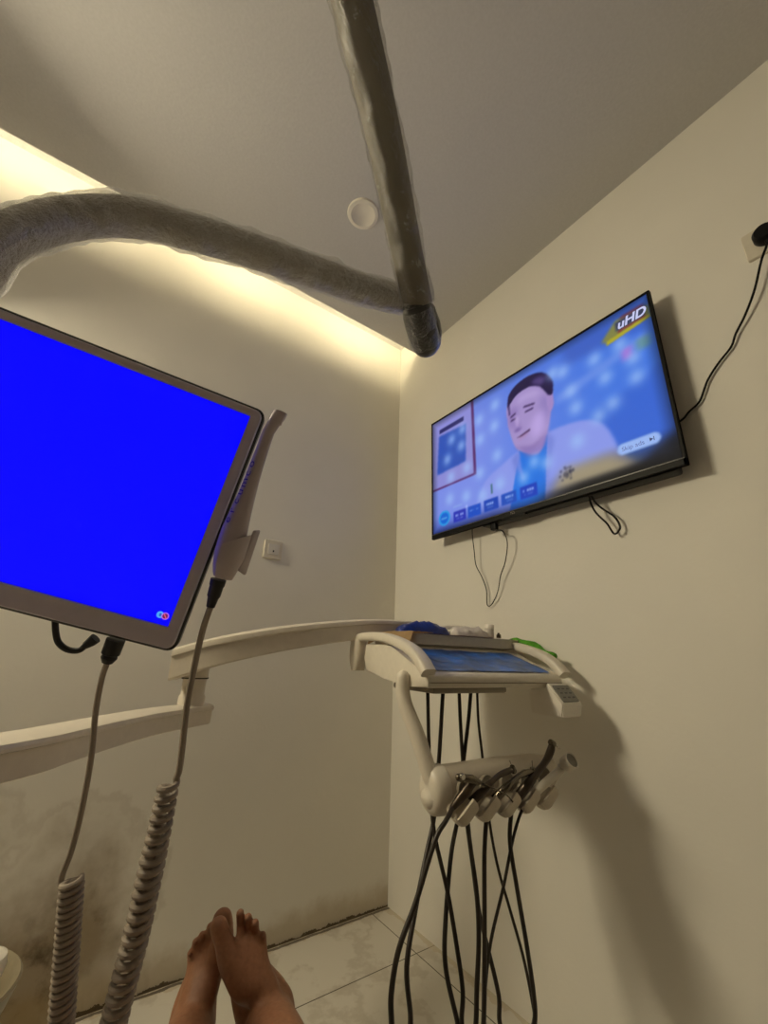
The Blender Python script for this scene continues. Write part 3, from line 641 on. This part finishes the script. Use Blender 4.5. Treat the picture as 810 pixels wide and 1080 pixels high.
# ------------------------------------------------------------------ hand instruments with hoses
TS = [(451, 467.5, 496, 484, 503)]
def hose(bm, front, back, r, rb=None):
    """front: pixels from the cradle down; back: pixels from the tray underside down; one hanging loop on two vertical planes"""
    A = [tpl(px, py, yy) for px, py, yy in front]; B = [tpl(px, py, yy) for px, py, yy in back]
    a, b = A[-1], B[-1]; mid = (a+b)/2; zb = max(.03, min(a.z, b.z)-.05)
    bot = [a*.8+b*.2, mid, a*.2+b*.8]; hs = [zb+.02, zb, zb+.02]
    bot = [V((p.x, p.y, h)) for p, h in zip(bot, hs)]
    path = cr(A+bot+B[::-1], 7); tube(bm, path, r, 10); return bm
FY, BY = -.040, .09
hoses = [
    ([(478, 851, FY+.01), (470, 866, FY), (459, 886, FY), (439, 950, FY), (421, 1000, FY), (413, 1045, FY), (413, 1078, FY)],
     [(467.5, 724, BY), (466, 750, BY), (463, 800, BY), (458, 860, BY-.01), (450, 900, BY-.03), (438, 960, BY-.06), (429, 1020, BY-.08), (433, 1075, BY-.08)], .0050),
    ([(494, 849, FY+.01), (493, 868, FY), (497, 900, FY+.01), (503, 945, FY+.02), (505, 990, FY+.02), (503, 1040, FY+.02), (502, 1078, FY+.02)],
     [(497, 724, BY), (494, 760, BY), (489, 802, BY), (484, 856, BY-.01), (476, 900, BY-.03), (470, 970, BY-.06), (470, 1020, BY-.08), (482, 1076, BY-.08)], .0048),
    ([(516, 849, FY+.01), (513, 866, FY), (511, 900, FY), (511, 960, FY), (511, 1020, FY), (510, 1078, FY)],
     [(451, 724, BY), (452, 774, BY), (454, 830, BY-.01), (458, 878, BY-.03), (472, 941, BY-.06), (482, 1000, BY-.08), (488, 1045, BY-.09), (487, 1078, BY-.09)], .0046),
    ([(542, 846, FY+.01), (539, 860, FY), (538, 890, FY), (546, 941, FY), (556, 1000, FY), (563, 1050, FY), (564, 1078, FY)],
     [(484, 724, BY), (485.5, 760, BY), (488, 802, BY), (493, 860, BY-.01), (497, 900, BY-.03), (505, 960, BY-.06), (516, 1006, BY-.07), (526, 1050, BY-.08), (527, 1078, BY-.08)], .0046),
    ([(557, 843, FY+.01), (549, 858, FY), (541, 885, FY), (531, 935, FY), (518, 991, FY+.01), (512, 1040, FY+.02), (511, 1078, FY+.03)],
     [(503, 724, BY), (504.5, 760, BY), (509, 800, BY), (515, 858, BY-.01), (524, 910, BY-.03), (538, 960, BY-.06), (552, 1010, BY-.07), (562, 1060, BY-.08), (563, 1076, BY-.08)], .0033),
]
def hp(px0, py0, y0, px1, py1, y1): return tpl(px0, py0, y0), tpl(px1, py1, y1)
LB = ['black water syringe with thin bent nozzle in the leftmost cradle of the bar', 'dark slim handpiece in the second cradle from the bar\'s round cap',
      'dark handpiece with stubby head in the middle cradle of the bar', 'large dark contra-angle handpiece standing up with a white tip in the fourth cradle',
      'cream wand with a wide cup head in the cradle furthest from the bar\'s cap']
def instr(i, name):
    o = thing(name, LB[i], 'dental instrument', tpl(hoses[i][0][0][0], hoses[i][0][0][1], FY), 'hand instruments in the bar')
    obj('hose', hose(bmesh.new(), *hoses[i]), M['hose'], o); return o
# 1 syringe
o = instr(0, 'air_water_syringe'); a = tpl(478, 851, FY+.01); b = tpl(500, 823, -.05)
obj('grip', T([a, a.lerp(b, .3), a.lerp(b, .6), b], [.0065, .009, .010, .0085], 14, dome=3), M['sdark'], o)
h0 = tpl(487, 819, -.056)
obj('button', L([(0, 0), (.006, 0), (.0065, .002), (.0065, .008), (.005, .010), (0, .010)], h0+TYv*.004, -TYv, 16), M['chrome'], o)
obj('head', T([tpl(484, 820, -.052), tpl(498, 822, -.058), tpl(505, 825, -.062)], [.0075, .0085, .006], 12, dome=3), M['steel'], o)
obj('nozzle', T(cr([tpl(504, 824, -.062), tpl(515, 829, -.075), tpl(528, 835, -.085), tpl(535, 839, -.09), tpl(541, 846, -.095)], 5), .0016, 8), M['steel'], o)
# 2, 3 slim handpieces
for i, (p0, pm1, p1, hd_, bur) in ((1, ((494, 849, FY+.01), (514, 829, -.055), (526, 818, -.055), (541, 811, -.055), (539, 806, -.056))), (2, ((516, 849, FY+.01), (535, 829, -.055), (548, 818, -.055), (562, 813, -.055), (561, 800, -.056)))):
    o = instr(i, 'dental_handpiece'); a, m1, b, c, d_ = [tpl(*p) for p in (p0, pm1, p1, hd_, bur)]
    obj('body', T(cr([a, m1, b, c], 5), lambda t: .0085-.0035*t+.001*math.sin(t*9), 14, dome=3), M['sdark'] if i == 1 else M['steel'], o)
    ax = (d_-c).normalized(); obj('head', L([(0, -.008), (.0055, -.008), (.0065, -.006), (.0065, .005), (.005, .007), (0, .007)], c, ax, 16), M['steel'], o)
    obj('bur', L([(0, .006), (.0009, .006), (.0009, .016), (.0015, .017), (.0012, .021), (0, .022)], c, ax, 10), M['chrome'], o)
# 4 contra-angle
o = instr(3, 'dental_handpiece'); P4 = [tpl(*p) for p in ((542, 846, FY+.01), (556, 828, -.055), (567, 814, -.06), (576, 802, -.062), (581, 791, -.064), (582, 784, -.065))]
obj('body', T(cr(P4, 5), lambda t: .010-.0028*t+.0012*math.sin(t*10), 16, dome=3), M['sdark'], o)
c = tpl(582.5, 784, -.066); e = tpl(592, 790.5, -.07); ax = (e-c).normalized()
obj('head', L([(0, -.008), (.0062, -.008), (.0074, -.005), (.0074, .005), (.005, .008), (0, .008)], c, ax, 18), M['steel'], o)
obj('bur', L([(0, .006), (.0012, .006), (.0012, .018), (0, .018)], c, ax, 10), M['chrome'], o)
obj('tip', L([(0, .017), (.0024, .0175), (.0030, .021), (.0022, .025), (0, .026)], c, ax, 12), M['cotton'], o, label='white rubber tip')
# 5 cream cup wand
o = instr(4, 'cup_wand'); P5 = [tpl(*p) for p in ((557, 843, FY+.01), (575, 826, -.05), (590, 813, -.05), (595, 808, -.05))]
obj('body', T(cr(P5, 4), lambda t: .0080+.0015*math.sin(t*3), 16, dome=3), M['cream'], o)
ax = (tpl(607, 800, -.085)-tpl(595, 808, -.05)).normalized(); c = tpl(591, 810, -.048)
obj('collar', L([(.006, 0), (.009, .001), (.009, .009), (.006, .010), (.006, 0)], c, ax, 20), M['wtrim'], o)
obj('cup', L([(0, .009), (.009, .010), (.0165, .017), (.0175, .022), (.0175, .043), (.0155, .044), (.0150, .024), (0, .022)], c, ax, 28), M['cream'], o)
obj('lining', L([(.0149, .042), (.0149, .0235), (0, .0232), (0, .0228), (.0153, .0228), (.0153, .042)], c, ax, 28), M['scoop'], o)

# ------------------------------------------------------------------ monitor
E1 = V((.935, -.281, -.216)).normalized(); EN = V((-.332, -.908, -.257)); EN = (EN-E1*EN.dot(E1)).normalized(); E2 = EN.cross(E1)
BR = at(183, 690, .474); MW, MH = .50, .303
mm = xf(BR-E1*(MW/2)+E2*(MH/2), E1, E2, EN)
mon = thing('monitor', 'tilted monitor with grey bezel showing a plain blue screen at the left', 'monitor', mm.translation)
def mpl(px, py, z): return onplane(px, py, mm @ V((0, 0, z)), EN)
def mloc(px, py, z): return mm.inverted() @ mpl(px, py, z)
tb, sb, bb = .0135, .0165, .027
sw, sh = MW-2*sb, MH-tb-bb; sc = (bb-tb)/2
bm = bmesh.new(); P0 = rrect(MW-.006, MH-.006, .010); P1 = rrect(MW-.009, MH-.009, .009); Pi = rrect(sw+.001, sh+.001, .0008)
rings(bm, [[mm @ V((x, y, -.010)) for x, y in P0], [mm @ V((x, y, -.002)) for x, y in P0], [mm @ V((x, y, 0)) for x, y in P1], [mm @ V((x, y+sc, 0)) for x, y in Pi], [mm @ V((x, y+sc, -.004)) for x, y in Pi]])
obj('bezel', bm, M['bezel'], mon)
bm = bmesh.new(); rings(bm, [[mm @ V((x, y, z)) for x, y in rrect(w_, h_, r_)] for w_, h_, r_, z in ((MW-.004, MH-.004, .011, -.003), (MW, MH, .012, -.005), (MW, MH, .012, -.016), (MW-.02, MH-.02, .02, -.028), (MW-.14, MH-.12, .03, -.045))]); obj('back_cover', bm, M['bezeledge'], mon)
bm = bmesh.new(); vs = [bm.verts.new(mm @ V((x*sw/2, y*sh/2+sc, -.0018))) for x, y in ((-1, -1), (1, -1), (1, 1), (-1, 1))]; bm.faces.new(vs)
scn = obj('screen', bm, emat('blue_screen', (.0, .0, 1.0), 1.05, base=(.004, .004, .01), rough=.6), mon, smooth=False)
ic = mloc(168.5, 648.5, 0); ic2 = mloc(174, 650, 0)
bm = bmesh.new(); plate(bm, .0075, .0075, .0036, -.0017, -.0013, mm @ Matrix.Translation((ic.x, ic.y, 0))); obj('status_icon', bm, emat('icon_cyan', '#4ea8f4', 1.0), scn, smooth=False)
bm = bmesh.new(); plate(bm, .0024, .0036, .001, -.0012, -.0011, mm @ Matrix.Translation((ic.x+.0003, ic.y, 0))); obj('icon_glyph', bm, emat('icon_glyph', '#2260c8', 1.0), scn, smooth=False)
mi = mm @ Matrix.Translation((ic2.x, ic2.y, 0))
bm = bmesh.new(); plate(bm, .008, .008, .0039, -.0012, -.0009, mi); obj('mute_icon', bm, emat('icon_pink', '#b464dc', 1.0), scn, smooth=False)
bm = bmesh.new(); plate(bm, .0056, .0056, .0027, -.0009, -.0007, mi); obj('mute_disc', bm, emat('icon_maroon', '#6e1450', 1.0), scn, smooth=False)
bm = bmesh.new(); plate(bm, .0012, .0054, .0004, -.0007, -.0005, mi @ Matrix.Rotation(.7, 4, 'Z')); obj('mute_bar', bm, emat('icon_red', '#e05878', 1.0), scn, smooth=False)
a0 = mm @ V((-.06, -.02, -.04)); 
obj('mount_arm', T(cr([a0, mm @ V((-.08, -.03, -.10)), V((-1.58, -1.06, .95)), V((-1.66, -1.22, .98))], 8), .02, 16), M['arm'], mon)

# wand cradle on the monitor edge
axA, axB = mpl(234, 612, .006), mpl(292, 436, .006)
wd = (axB-axA).normalized(); wn = EN; ws = wd.cross(wn)       # ws: to the viewer's right
if ws.dot(E1) < 0: ws = -ws
def wpt(px, py, z=.006): return mpl(px, py, z)
# wand body: centre-line pixels with half width in pixels
prof_w = [(230.5, 608, 5.0), (234, 605, 9.0), (236.5, 597, 11.5), (240, 585, 13.2), (243.5, 574, 13.6), (247.5, 560, 13.0), (253, 543, 11.0), (259, 526, 9.2), (265, 508, 7.8), (271, 490, 7.0), (277, 473, 6.4), (283, 456, 6.2), (288.5, 447, 6.6), (293, 440, 7.8), (296, 435, 7.2)]
wnd = thing('intraoral_camera', 'grey wand-shaped mouth camera resting in a cradle at the monitor edge', 'dental camera', axA)
rs = []
for px, py, hw in prof_w:
    c_ = wpt(px, py, .012); r_ = hw*.487/F*1.02
    rs.append([c_+ws*(r_*math.cos(a))+wn*(r_*.95*math.sin(a)) for a in [2*math.pi*k/24 for k in range(24)]])
bm = bmesh.new(); rings(bm, rs); obj('wand_body', bm, M['wand'], wnd)
tp = wpt(293, 441.5, .012)
bm = bmesh.new(); plate(bm, .011, .014, .003, 0, .004, xf(tp, wn, wd, ws) @ Matrix.Translation((0, 0, .0022)), .001); obj('lens_head', bm, M['wand'], wnd)
lb = None
for i, chx in enumerate('ercumco'):
    t = i/6; px_, py_ = 250.5+(271-250.5)*t, 551+(492-551)*t
    r_ = np.interp(-py_, [-574, -560, -543, -526, -508, -490], [13.6, 13.0, 11.0, 9.2, 7.8, 7.0])*.487/F*1.02
    c_ = wpt(px_, py_, .012); th = math.radians(48); nv = (-ws*math.sin(th)+wn*math.cos(th)); yv_ = nv.cross(wd)
    me = text_mesh(chx, .0155, xf(c_+nv*(r_+.0004), wd, yv_, nv))
    if lb is None: lb = bmesh.new()
    lb.from_mesh(me)
obj('printed_name', lb, M['txt'], wnd, smooth=False, label='small purple lettering')
q0, q1 = wpt(230.5, 611, .012), wpt(222, 640, .010)
obj('strain_relief', T([q0, q0.lerp(q1, .2), q0.lerp(q1, .25), q0.lerp(q1, .6), q0.lerp(q1, .66), q1], [.0088, .0086, .0078, .0074, .0062, .0048], 14), M['blackm'], wnd)
# cradle shell (part of the monitor)
rs = []
for k in range(9):
    t = k/8; px, py = 233+(249-233)*t, 609+(560-609)*t; c_ = wpt(px, py, .012); ring = []
    R_ = (.0105+.0055*min(1, t*2.2))*1.06
    for s in range(15):
        a = math.radians(-115+230*s/14); ring.append((c_, a, R_))
    rs.append(ring)
bm = bmesh.new(); outer, inner = [], []
for k, ring in enumerate(rs):
    o_, i_ = [], []
    for s, (c_, a, R_) in enumerate(ring):
        cut = .012*(1-math.cos(math.radians(-115+230*s/14)))*(k/8)            # slanted mouth of the cup
        d_ = ws*math.cos(a)+wn*math.sin(a); o_.append(c_+d_*R_*1.12-wd*cut); i_.append(c_+d_*R_-wd*cut)
    outer.append(o_); inner.append(i_)
rr = [o_+i_[::-1] for o_, i_ in zip(outer, inner)]; rings(bm, rr)
obj('wand_cradle', bm, M['wandh'], mon)
bm = bmesh.new(); f0 = [wpt(271.5, 558.5, .004), wpt(267, 559, .016), wpt(249, 601, .016), wpt(256, 606, .004)]
prism(bm, f0, ws*.004); bmesh.ops.bevel(bm, geom=bm.edges[:], offset=.001, segments=1, affect='EDGES'); obj('cradle_fin', bm, M['wandh'], mon)

def coil(bm, path, rad, pitch, r, seg=8, n=14):
    """helix of given radius around a smooth axis path, lead-in and lead-out along the axis"""
    P = path; cum = [0]
    for a, b in zip(P, P[1:]): cum.append(cum[-1]+(b-a).length)
    Lt = cum[-1]; turns = Lt/pitch if not callable(pitch) else pitch(None); k = int(turns*n); fr = frames(P); out = []
    for i in range(k+1):
        s = Lt*i/k; j = max(0, min(len(P)-2, next((q for q in range(len(cum)-1) if cum[q+1] >= s), len(P)-2))); t = (s-cum[j])/max(1e-9, cum[j+1]-cum[j])
        p = P[j].lerp(P[j+1], t); tg, nn, bb_ = fr[j]; a = 2*math.pi*i/n; R_ = rad(i/k) if callable(rad) else rad
        out.append(p+(nn*math.cos(a)+bb_*math.sin(a))*R_)
    return out
# coiled cord of the wand
pth = [q1]+[at(px, py, d) for px, py, d in ((214, 664, .492), (205, 703, .49), (197, 745, .486), (192, 790, .48), (189, 812, .475), (186, 821, .472))]
ax_ = cr([at(px, py, d) for px, py, d in ((178, 826, .468), (170, 866, .462), (158, 922, .452), (144, 985, .44), (129, 1043, .43), (112, 1110, .42))], 8)
cpts = coil(None, ax_, lambda t: .0082+.0022*min(1, t*3), .0102, .004)
bm = T(cr(pth, 6)+cpts, .0036, 8); obj('coiled_cord', bm, M['cable'], wnd)
# straight-then-coiled data cable from the lower edge of the monitor
pl0 = mpl(121, 678, -.012)
cb = thing('coiled_cable', 'beige cable with black plug hanging from the monitor bottom, coiled at its lower end', 'cable', pl0)
pl1 = mpl(113, 699, -.012)
obj('plug', T([pl0+E2*.004, pl0.lerp(pl1, .55), pl0.lerp(pl1, .6), pl0.lerp(pl1, .75), pl1], [.0098, .0095, .0075, .0085, .0055], 14), M['blackm'], cb)
pth = [pl1]+[at(px, py, d) for px, py, d in ((107, 717, .48), (101, 750, .48), (96, 800, .478), (87, 850, .474), (76, 895, .468), (66, 922, .462), (64, 936, .458))]
ax_ = cr([at(px, py, d) for px, py, d in ((76, 928, .455), (74, 955, .45), (70, 1010, .442), (66, 1060, .434), (63, 1110, .428))], 8)
cpts = coil(None, ax_, .0093, .0064, .003)
obj('cord', T(cr(pth, 6)+cpts, .0031, 8), M['cable'], cb)
# black looped cable
l0 = mpl(100, 672, -.012)
lc = thing('looped_cable', 'short black cable looping under the bottom edge of the monitor', 'cable', l0)
obj('plug', T([mpl(101, 673, -.012), mpl(96, 677, -.012), mpl(90, 681, -.012)], [.006, .0055, .004], 12), M['blackm'], lc)
obj('wire', T(cr([mpl(91, 680, -.012), mpl(83, 686, -.012), mpl(71, 685, -.012), mpl(62, 678, -.012), mpl(59, 668, -.012), mpl(58, 655, -.014)], 6), .0032, 10), M['blackm'], lc)

# ------------------------------------------------------------------ film-wrapped lamp arm overhead
J = at(446, 352, .74)
la = thing('lamp_arm', 'two grey tubes wrapped in clear film meeting at a dark elbow below the ceiling', 'lamp arm', V((-1.66, -1.22, 1.18)))
TR_ = .0250
front = cr([at(441, 322, .72), at(425, 245, .665), at(404, 140, .59), at(371, 0, .505), at(352, -80, .46), at(335, -170, .42)], 10)
cv = [(436, 316, .80), (415, 313.5, .772), (370, 300.5, .735), (320, 283, .69), (240, 256.5, .63), (190, 242, .60), (140, 230, .575), (90, 229, .55), (45, 237, .525), (0, 255, .50), (-50, 290, .475)]
curve = cr([at(*c) for c in cv]+[V((-1.53, -1.16, 1.30)), V((-1.61, -1.20, 1.22)), V((-1.66, -1.22, 1.17))], 10)
obj('front_tube', T(front, TR_, 24), M['grey'], la)
obj('curved_tube', T(curve, TR_*.98, 24), M['grey'], la)
def wrap(path, r, seed, gap=.17):
    def j(p, a):
        q = noise.noise(V((p.x*22+seed, p.y*22, p.z*22+a*.4)))*.16+noise.noise(V((p.x*60+seed, p.y*60, p.z*60+a*.8)))*.10
        return q
    fine = []
    for a, b in zip(path, path[1:]):
        for k in range(3): fine.append(a.lerp(b, k/3))
    fine.append(path[-1])
    return T(fine, r*(1+gap), 40, cap=False, jit=j)
obj('film_wrap', wrap(front, TR_, 3), M['film'], la, label='crinkled clear plastic film'); obj('film_wrap', wrap(curve, TR_, 8), M['film'], la, label='crinkled clear plastic film')
e0, e1_ = at(440, 330, .725), at(450, 366, .765); dd = (e1_-e0).normalized()
bm = T([at(440, 328, .722), at(440.6, 331, .726), at(445, 348, .745), at(449, 362, .762)], [TR_*1.0, TR_*1.06, TR_*1.08, TR_*1.0], 28, dome=6)
el = obj('elbow', bm, M['dark'], la, label='dark grey wrapped elbow')
bm = T([at(449, 330, .79), at(451.5, 342, .80), at(453.5, 352, .805), at(454, 361, .805)], [TR_*.8, TR_*.95, TR_*.95, TR_*.8], 24, dome=5); obj('elbow_side', bm, M['dark'], la)
bm = T([at(438, 321, .802), at(443, 338, .775)], [TR_*.95, TR_*.9], 20); obj('elbow_neck', bm, M['dark'], la)
obj('film_wrap', wrap([at(439, 326, .72), at(441, 334, .728), at(445, 348, .745), at(449, 364, .764)], TR_*1.06, 5, .05), M['film'], la, label='crinkled clear plastic film')

# ------------------------------------------------------------------ cuspidor at the lower left
cc = at(-78, 1025, .70); 
cu = thing('cuspidor', 'pale rounded spit bowl at the bottom left beside the stained wall', 'spittoon', V((cc.x, cc.y, 0)))
bp_ = V((cc.x, cc.y, 0)); zt = at(10, 1050, .70).z
obj('bowl', L([(.02, zt-.20), (.05, zt-.17), (.095, zt-.10), (.125, zt-.035), (.136, zt-.004), (.132, zt), (.124, zt-.006), (.112, zt-.04), (.07, zt-.10), (0, zt-.12)], bp_, (0, 0, 1), 48), mat('smoky_bowl', '#8a806a', .3), cu)
cq = at(-27, 1031, .64)
obj('cup_rest', L([(0, -.02), (.024, -.02), (.034, -.005), (.037, .010), (.034, .021), (.022, .028), (0, .030)], V((cq.x, cq.y, cq.z)), (0, 0, 1), 36), M['ceramic'], cu, label='white ceramic spout housing')
obj('pedestal', L([(.10, 0), (.10, .02), (.06, .04), (.05, zt-.20), (.05, zt-.16), (0, zt-.16)], bp_, (0, 0, 1), 32), M['white'], cu)

# ------------------------------------------------------------------ the patient's bare feet
def cap(bm, pts, seg=16): tube(bm, cr([p for p, r in pts], 5), (lambda rs: (lambda t: rs[min(len(rs)-1, int(t*(len(rs)-1)))]+(rs[min(len(rs)-1, int(t*(len(rs)-1))+1)]-rs[min(len(rs)-1, int(t*(len(rs)-1)))])*((t*(len(rs)-1)) % 1)))([r for p, r in pts]), seg, dome=4)
person = thing('person', 'person lying back, bare brown feet crossed at the soles in front of the wall', 'person', at(245, 1060, .70))
bm = bmesh.new()
def px(d): return d/F
def chain(L_): cap(bm, [(at(x, y, d), r*d/F) for x, y, d, r in L_])
def bar3(L_):   # flattened link of spheres between side-by-side strands is built from several strands
    chain(L_)
# right foot (crosses over, nearer)
D = 0.0
RF = dict(big=[(256, 1040, .735, 14), (243, 1012, .752, 13.5), (236, 993, .762, 9.6), (230.5, 977.5, .768, 9)],
          t2=[(262, 1040, .735, 14), (257, 1012, .757, 11), (254, 990, .775, 4.7), (253.5, 975, .786, 3.8), (253.3, 963.5, .785, 4.15)],
          t3=[(268, 1040, .737, 14), (265, 1013, .759, 10.5), (263, 992, .775, 4.7), (262, 979, .785, 3.8), (261.8, 968, .783, 4.15)],
          t4=[(276, 1042, .739, 14), (272, 1015, .760, 10), (271, 996, .774, 4.7), (270, 983, .783, 3.8), (269, 974, .781, 4.15)],
          t5=[(282, 1044, .741, 13), (277, 1020, .761, 9), (278, 1003, .773, 4.7), (278, 992, .780, 3.8), (277.2, 986.5, .779, 4.15)])
LF = dict(big=[(216, 1050, .755, 14), (224, 1022, .785, 12.5), (234, 995, .80, 11.5), (236, 980, .812, 9.6), (234.5, 970, .815, 10)],
          t2=[(212, 1050, .755, 13), (216, 1022, .785, 10.5), (219.5, 1001, .800, 4.7), (220.5, 988, .806, 3.8), (221.5, 978, .803, 4.15)],
          t3=[(208, 1050, .755, 13), (211, 1024, .785, 10), (212.5, 1006, .798, 4.7), (212.5, 995, .804, 3.8), (213, 986.5, .801, 4.15)],
          t4=[(204, 1051, .757, 13), (206, 1027, .785, 9), (206.5, 1011, .797, 4.7), (206, 1001, .802, 3.8), (206, 993.5, .799, 4.15)],
          t5=[(201, 1053, .758, 12), (202, 1032, .785, 8), (201.5, 1020, .795, 4.7), (200.5, 1012, .798, 3.8), (200.5, 1005.5, .796, 4.15)])
for ft in (RF, LF):
    for k, c in ft.items(): chain(c)
# insteps, ankles, shins (pixel radii scale with depth)
chain([(258, 1016, .775, 16), (264, 1034, .768, 22), (271, 1050, .762, 26), (279, 1066, .755, 29), (284, 1084, .735, 29)])
chain([(290, 1040, .765, 9), (297, 1052, .755, 12), (296, 1066, .75, 16), (292, 1082, .735, 22)])
chain([(262, 1042, .758, 12), (268, 1056, .748, 18), (277, 1072, .735, 24), (284, 1088, .71, 29), (292, 1108, .675, 32), (302, 1138, .63, 36)])
chain([(212, 1024, .80, 14), (208, 1042, .79, 18), (205, 1060, .782, 22), (202, 1084, .765, 25)])
chain([(222, 1042, .785, 8), (218, 1058, .778, 11), (213, 1076, .765, 15)])
chain([(209, 1046, .778, 12), (205, 1062, .766, 18), (202, 1078, .748, 23), (200, 1092, .722, 26), (195, 1110, .69, 29), (188, 1140, .645, 33)])
# heels behind the ankles and the rest of each leg back along the chair
def legs(ank, knee, hip, heel):
    cap(bm, [(heel, .026), (heel.lerp(ank, .5), .034), (ank, .038)])
    cap(bm, [(ank, .038), (ank.lerp(knee, .3), .044), (ank.lerp(knee, .65)+V((0, 0, -.012)), .056), (knee, .055), (knee.lerp(hip, .4), .066), (hip, .080)])
ra, la_ = at(291, 1106, .68), at(196, 1108, .695)
back = V((-.36, -.93, 0)).normalized()
rk = ra+back*.40+V((.02, 0, .09)); lk = la_+back*.40+V((-.03, 0, .09))
hpR = rk+back*.34+V((0, 0, .0)); hpL = lk+back*.34
hR = at(292, 1120, .75); hL = at(196, 1118, .765)
legs(ra, rk, hpR, hR); legs(la_, lk, hpL, hL)
bmesh.ops.recalc_face_normals(bm, faces=bm.faces)
me = bpy.data.meshes.new('b'); bm.to_mesh(me); bm.free(); to = bpy.data.objects.new('b', me); COL.objects.link(to)
md = to.modifiers.new('r', 'REMESH'); md.mode = 'VOXEL'; md.voxel_size = .0018
dg = bpy.context.evaluated_depsgraph_get(); body = bpy.data.meshes.new_from_object(to.evaluated_get(dg)); bpy.data.objects.remove(to)
nv_ = len(body.vertices); cov = np.zeros(nv_*3); body.vertices.foreach_get('co', cov); cov = cov.reshape(-1, 3)
ed = np.zeros(len(body.edges)*2, int); body.edges.foreach_get('vertices', ed); ed = ed.reshape(-1, 2)
deg = np.bincount(ed.ravel(), minlength=nv_).astype(float)[:, None]
def lap(x): return np.stack([np.bincount(ed[:, 0], x[ed[:, 1], k], nv_)+np.bincount(ed[:, 1], x[ed[:, 0], k], nv_) for k in range(3)], 1)/deg
wgt = np.zeros((nv_, 1))
for ctr, rad in ((at(274, 1056, .73), .055), (at(206, 1054, .76), .055), (at(283, 1090, .71), .08), (at(200, 1090, .73), .08), (at(291, 1106, .68), .12), (at(196, 1108, .695), .12), (at(255, 1030, .75), .035), (at(208, 1036, .78), .03)):
    dd_ = np.linalg.norm(cov-np.array(ctr), axis=1)[:, None]; wgt = np.maximum(wgt, np.clip(1.3-dd_/rad, 0, 1))
for it in range(170):
    wt = .5 if it < 3 else .5*wgt
    cov = cov+(lap(cov)-cov)*wt
body.vertices.foreach_set('co', cov.ravel()); body.update()
bo = obj('body', body, M['skin'], person, angle=180)
for ft, sd in ((RF, 1), (LF, -1)):
    for k, c in ft.items():
        tip = at(*c[-1][:3]); prev = at(*c[-2][:3]); r_ = c[-1][3]*c[-1][2]/F; dirv = (tip-prev).normalized(); vw = (CP-tip).normalized(); nz_ = (vw-dirv*vw.dot(dirv)).normalized(); sd_ = dirv.cross(nz_)
        c0 = tip+dirv*(r_*.25)+nz_*(r_*.70); bm = bmesh.new(); bmesh.ops.create_uvsphere(bm, u_segments=14, v_segments=8, radius=1.0)
        for v in bm.verts: v.co = c0+sd_*(v.co.x*r_*.62)+dirv*(v.co.y*r_*.70)+nz_*(v.co.z*r_*.24-.15*r_*v.co.x**2-.15*r_*max(0, v.co.y)**2)
        obj('toenail', bm, M['nail'], bo)

# reclined chair carrying the legs (just below the frame)
dc_ = thing('dental_chair', 'grey upholstered reclined dental chair under the patient\'s legs, below the picture', 'chair', V((-1.30, -1.75, 0)))
c0 = (ra+la_)/2; side = V((-back.y, back.x, 0)); 
def slab(bm, pts, half, th):
    rs = []
    for p in pts:
        rs.append([p+side*(u*half)+V((0, 0, v*th)) for u, v in ((-1, -.3), (-.96, -.02), (-.85, 0), (.85, 0), (.96, -.02), (1, -.3), (.94, -.95), (.8, -1), (-.8, -1), (-.94, -.95))])
    rings(bm, rs)
km_ = (rk+lk)/2; hm_ = (hpR+hpL)/2
bm = bmesh.new(); slab(bm, cr([c0+back*.10+V((0, 0, -.045)), c0+back*.22+V((0, 0, -.03)), km_+V((0, 0, -.062)), km_.lerp(hm_, .5)+V((0, 0, -.085)), hm_+V((0, 0, -.095)), hm_+back*.30+V((0, 0, -.07))], 4), .24, .09); obj('cushion', bm, M['chair'], dc_)
cb_ = V((hm_.x, hm_.y, 0))
obj('pedestal', L([(.26, 0), (.26, .03), (.20, .06), (.10, .08), (.09, hm_.z-.25), (.14, hm_.z-.19), (0, hm_.z-.19)], cb_, (0, 0, 1), 32), M['brass'], dc_)
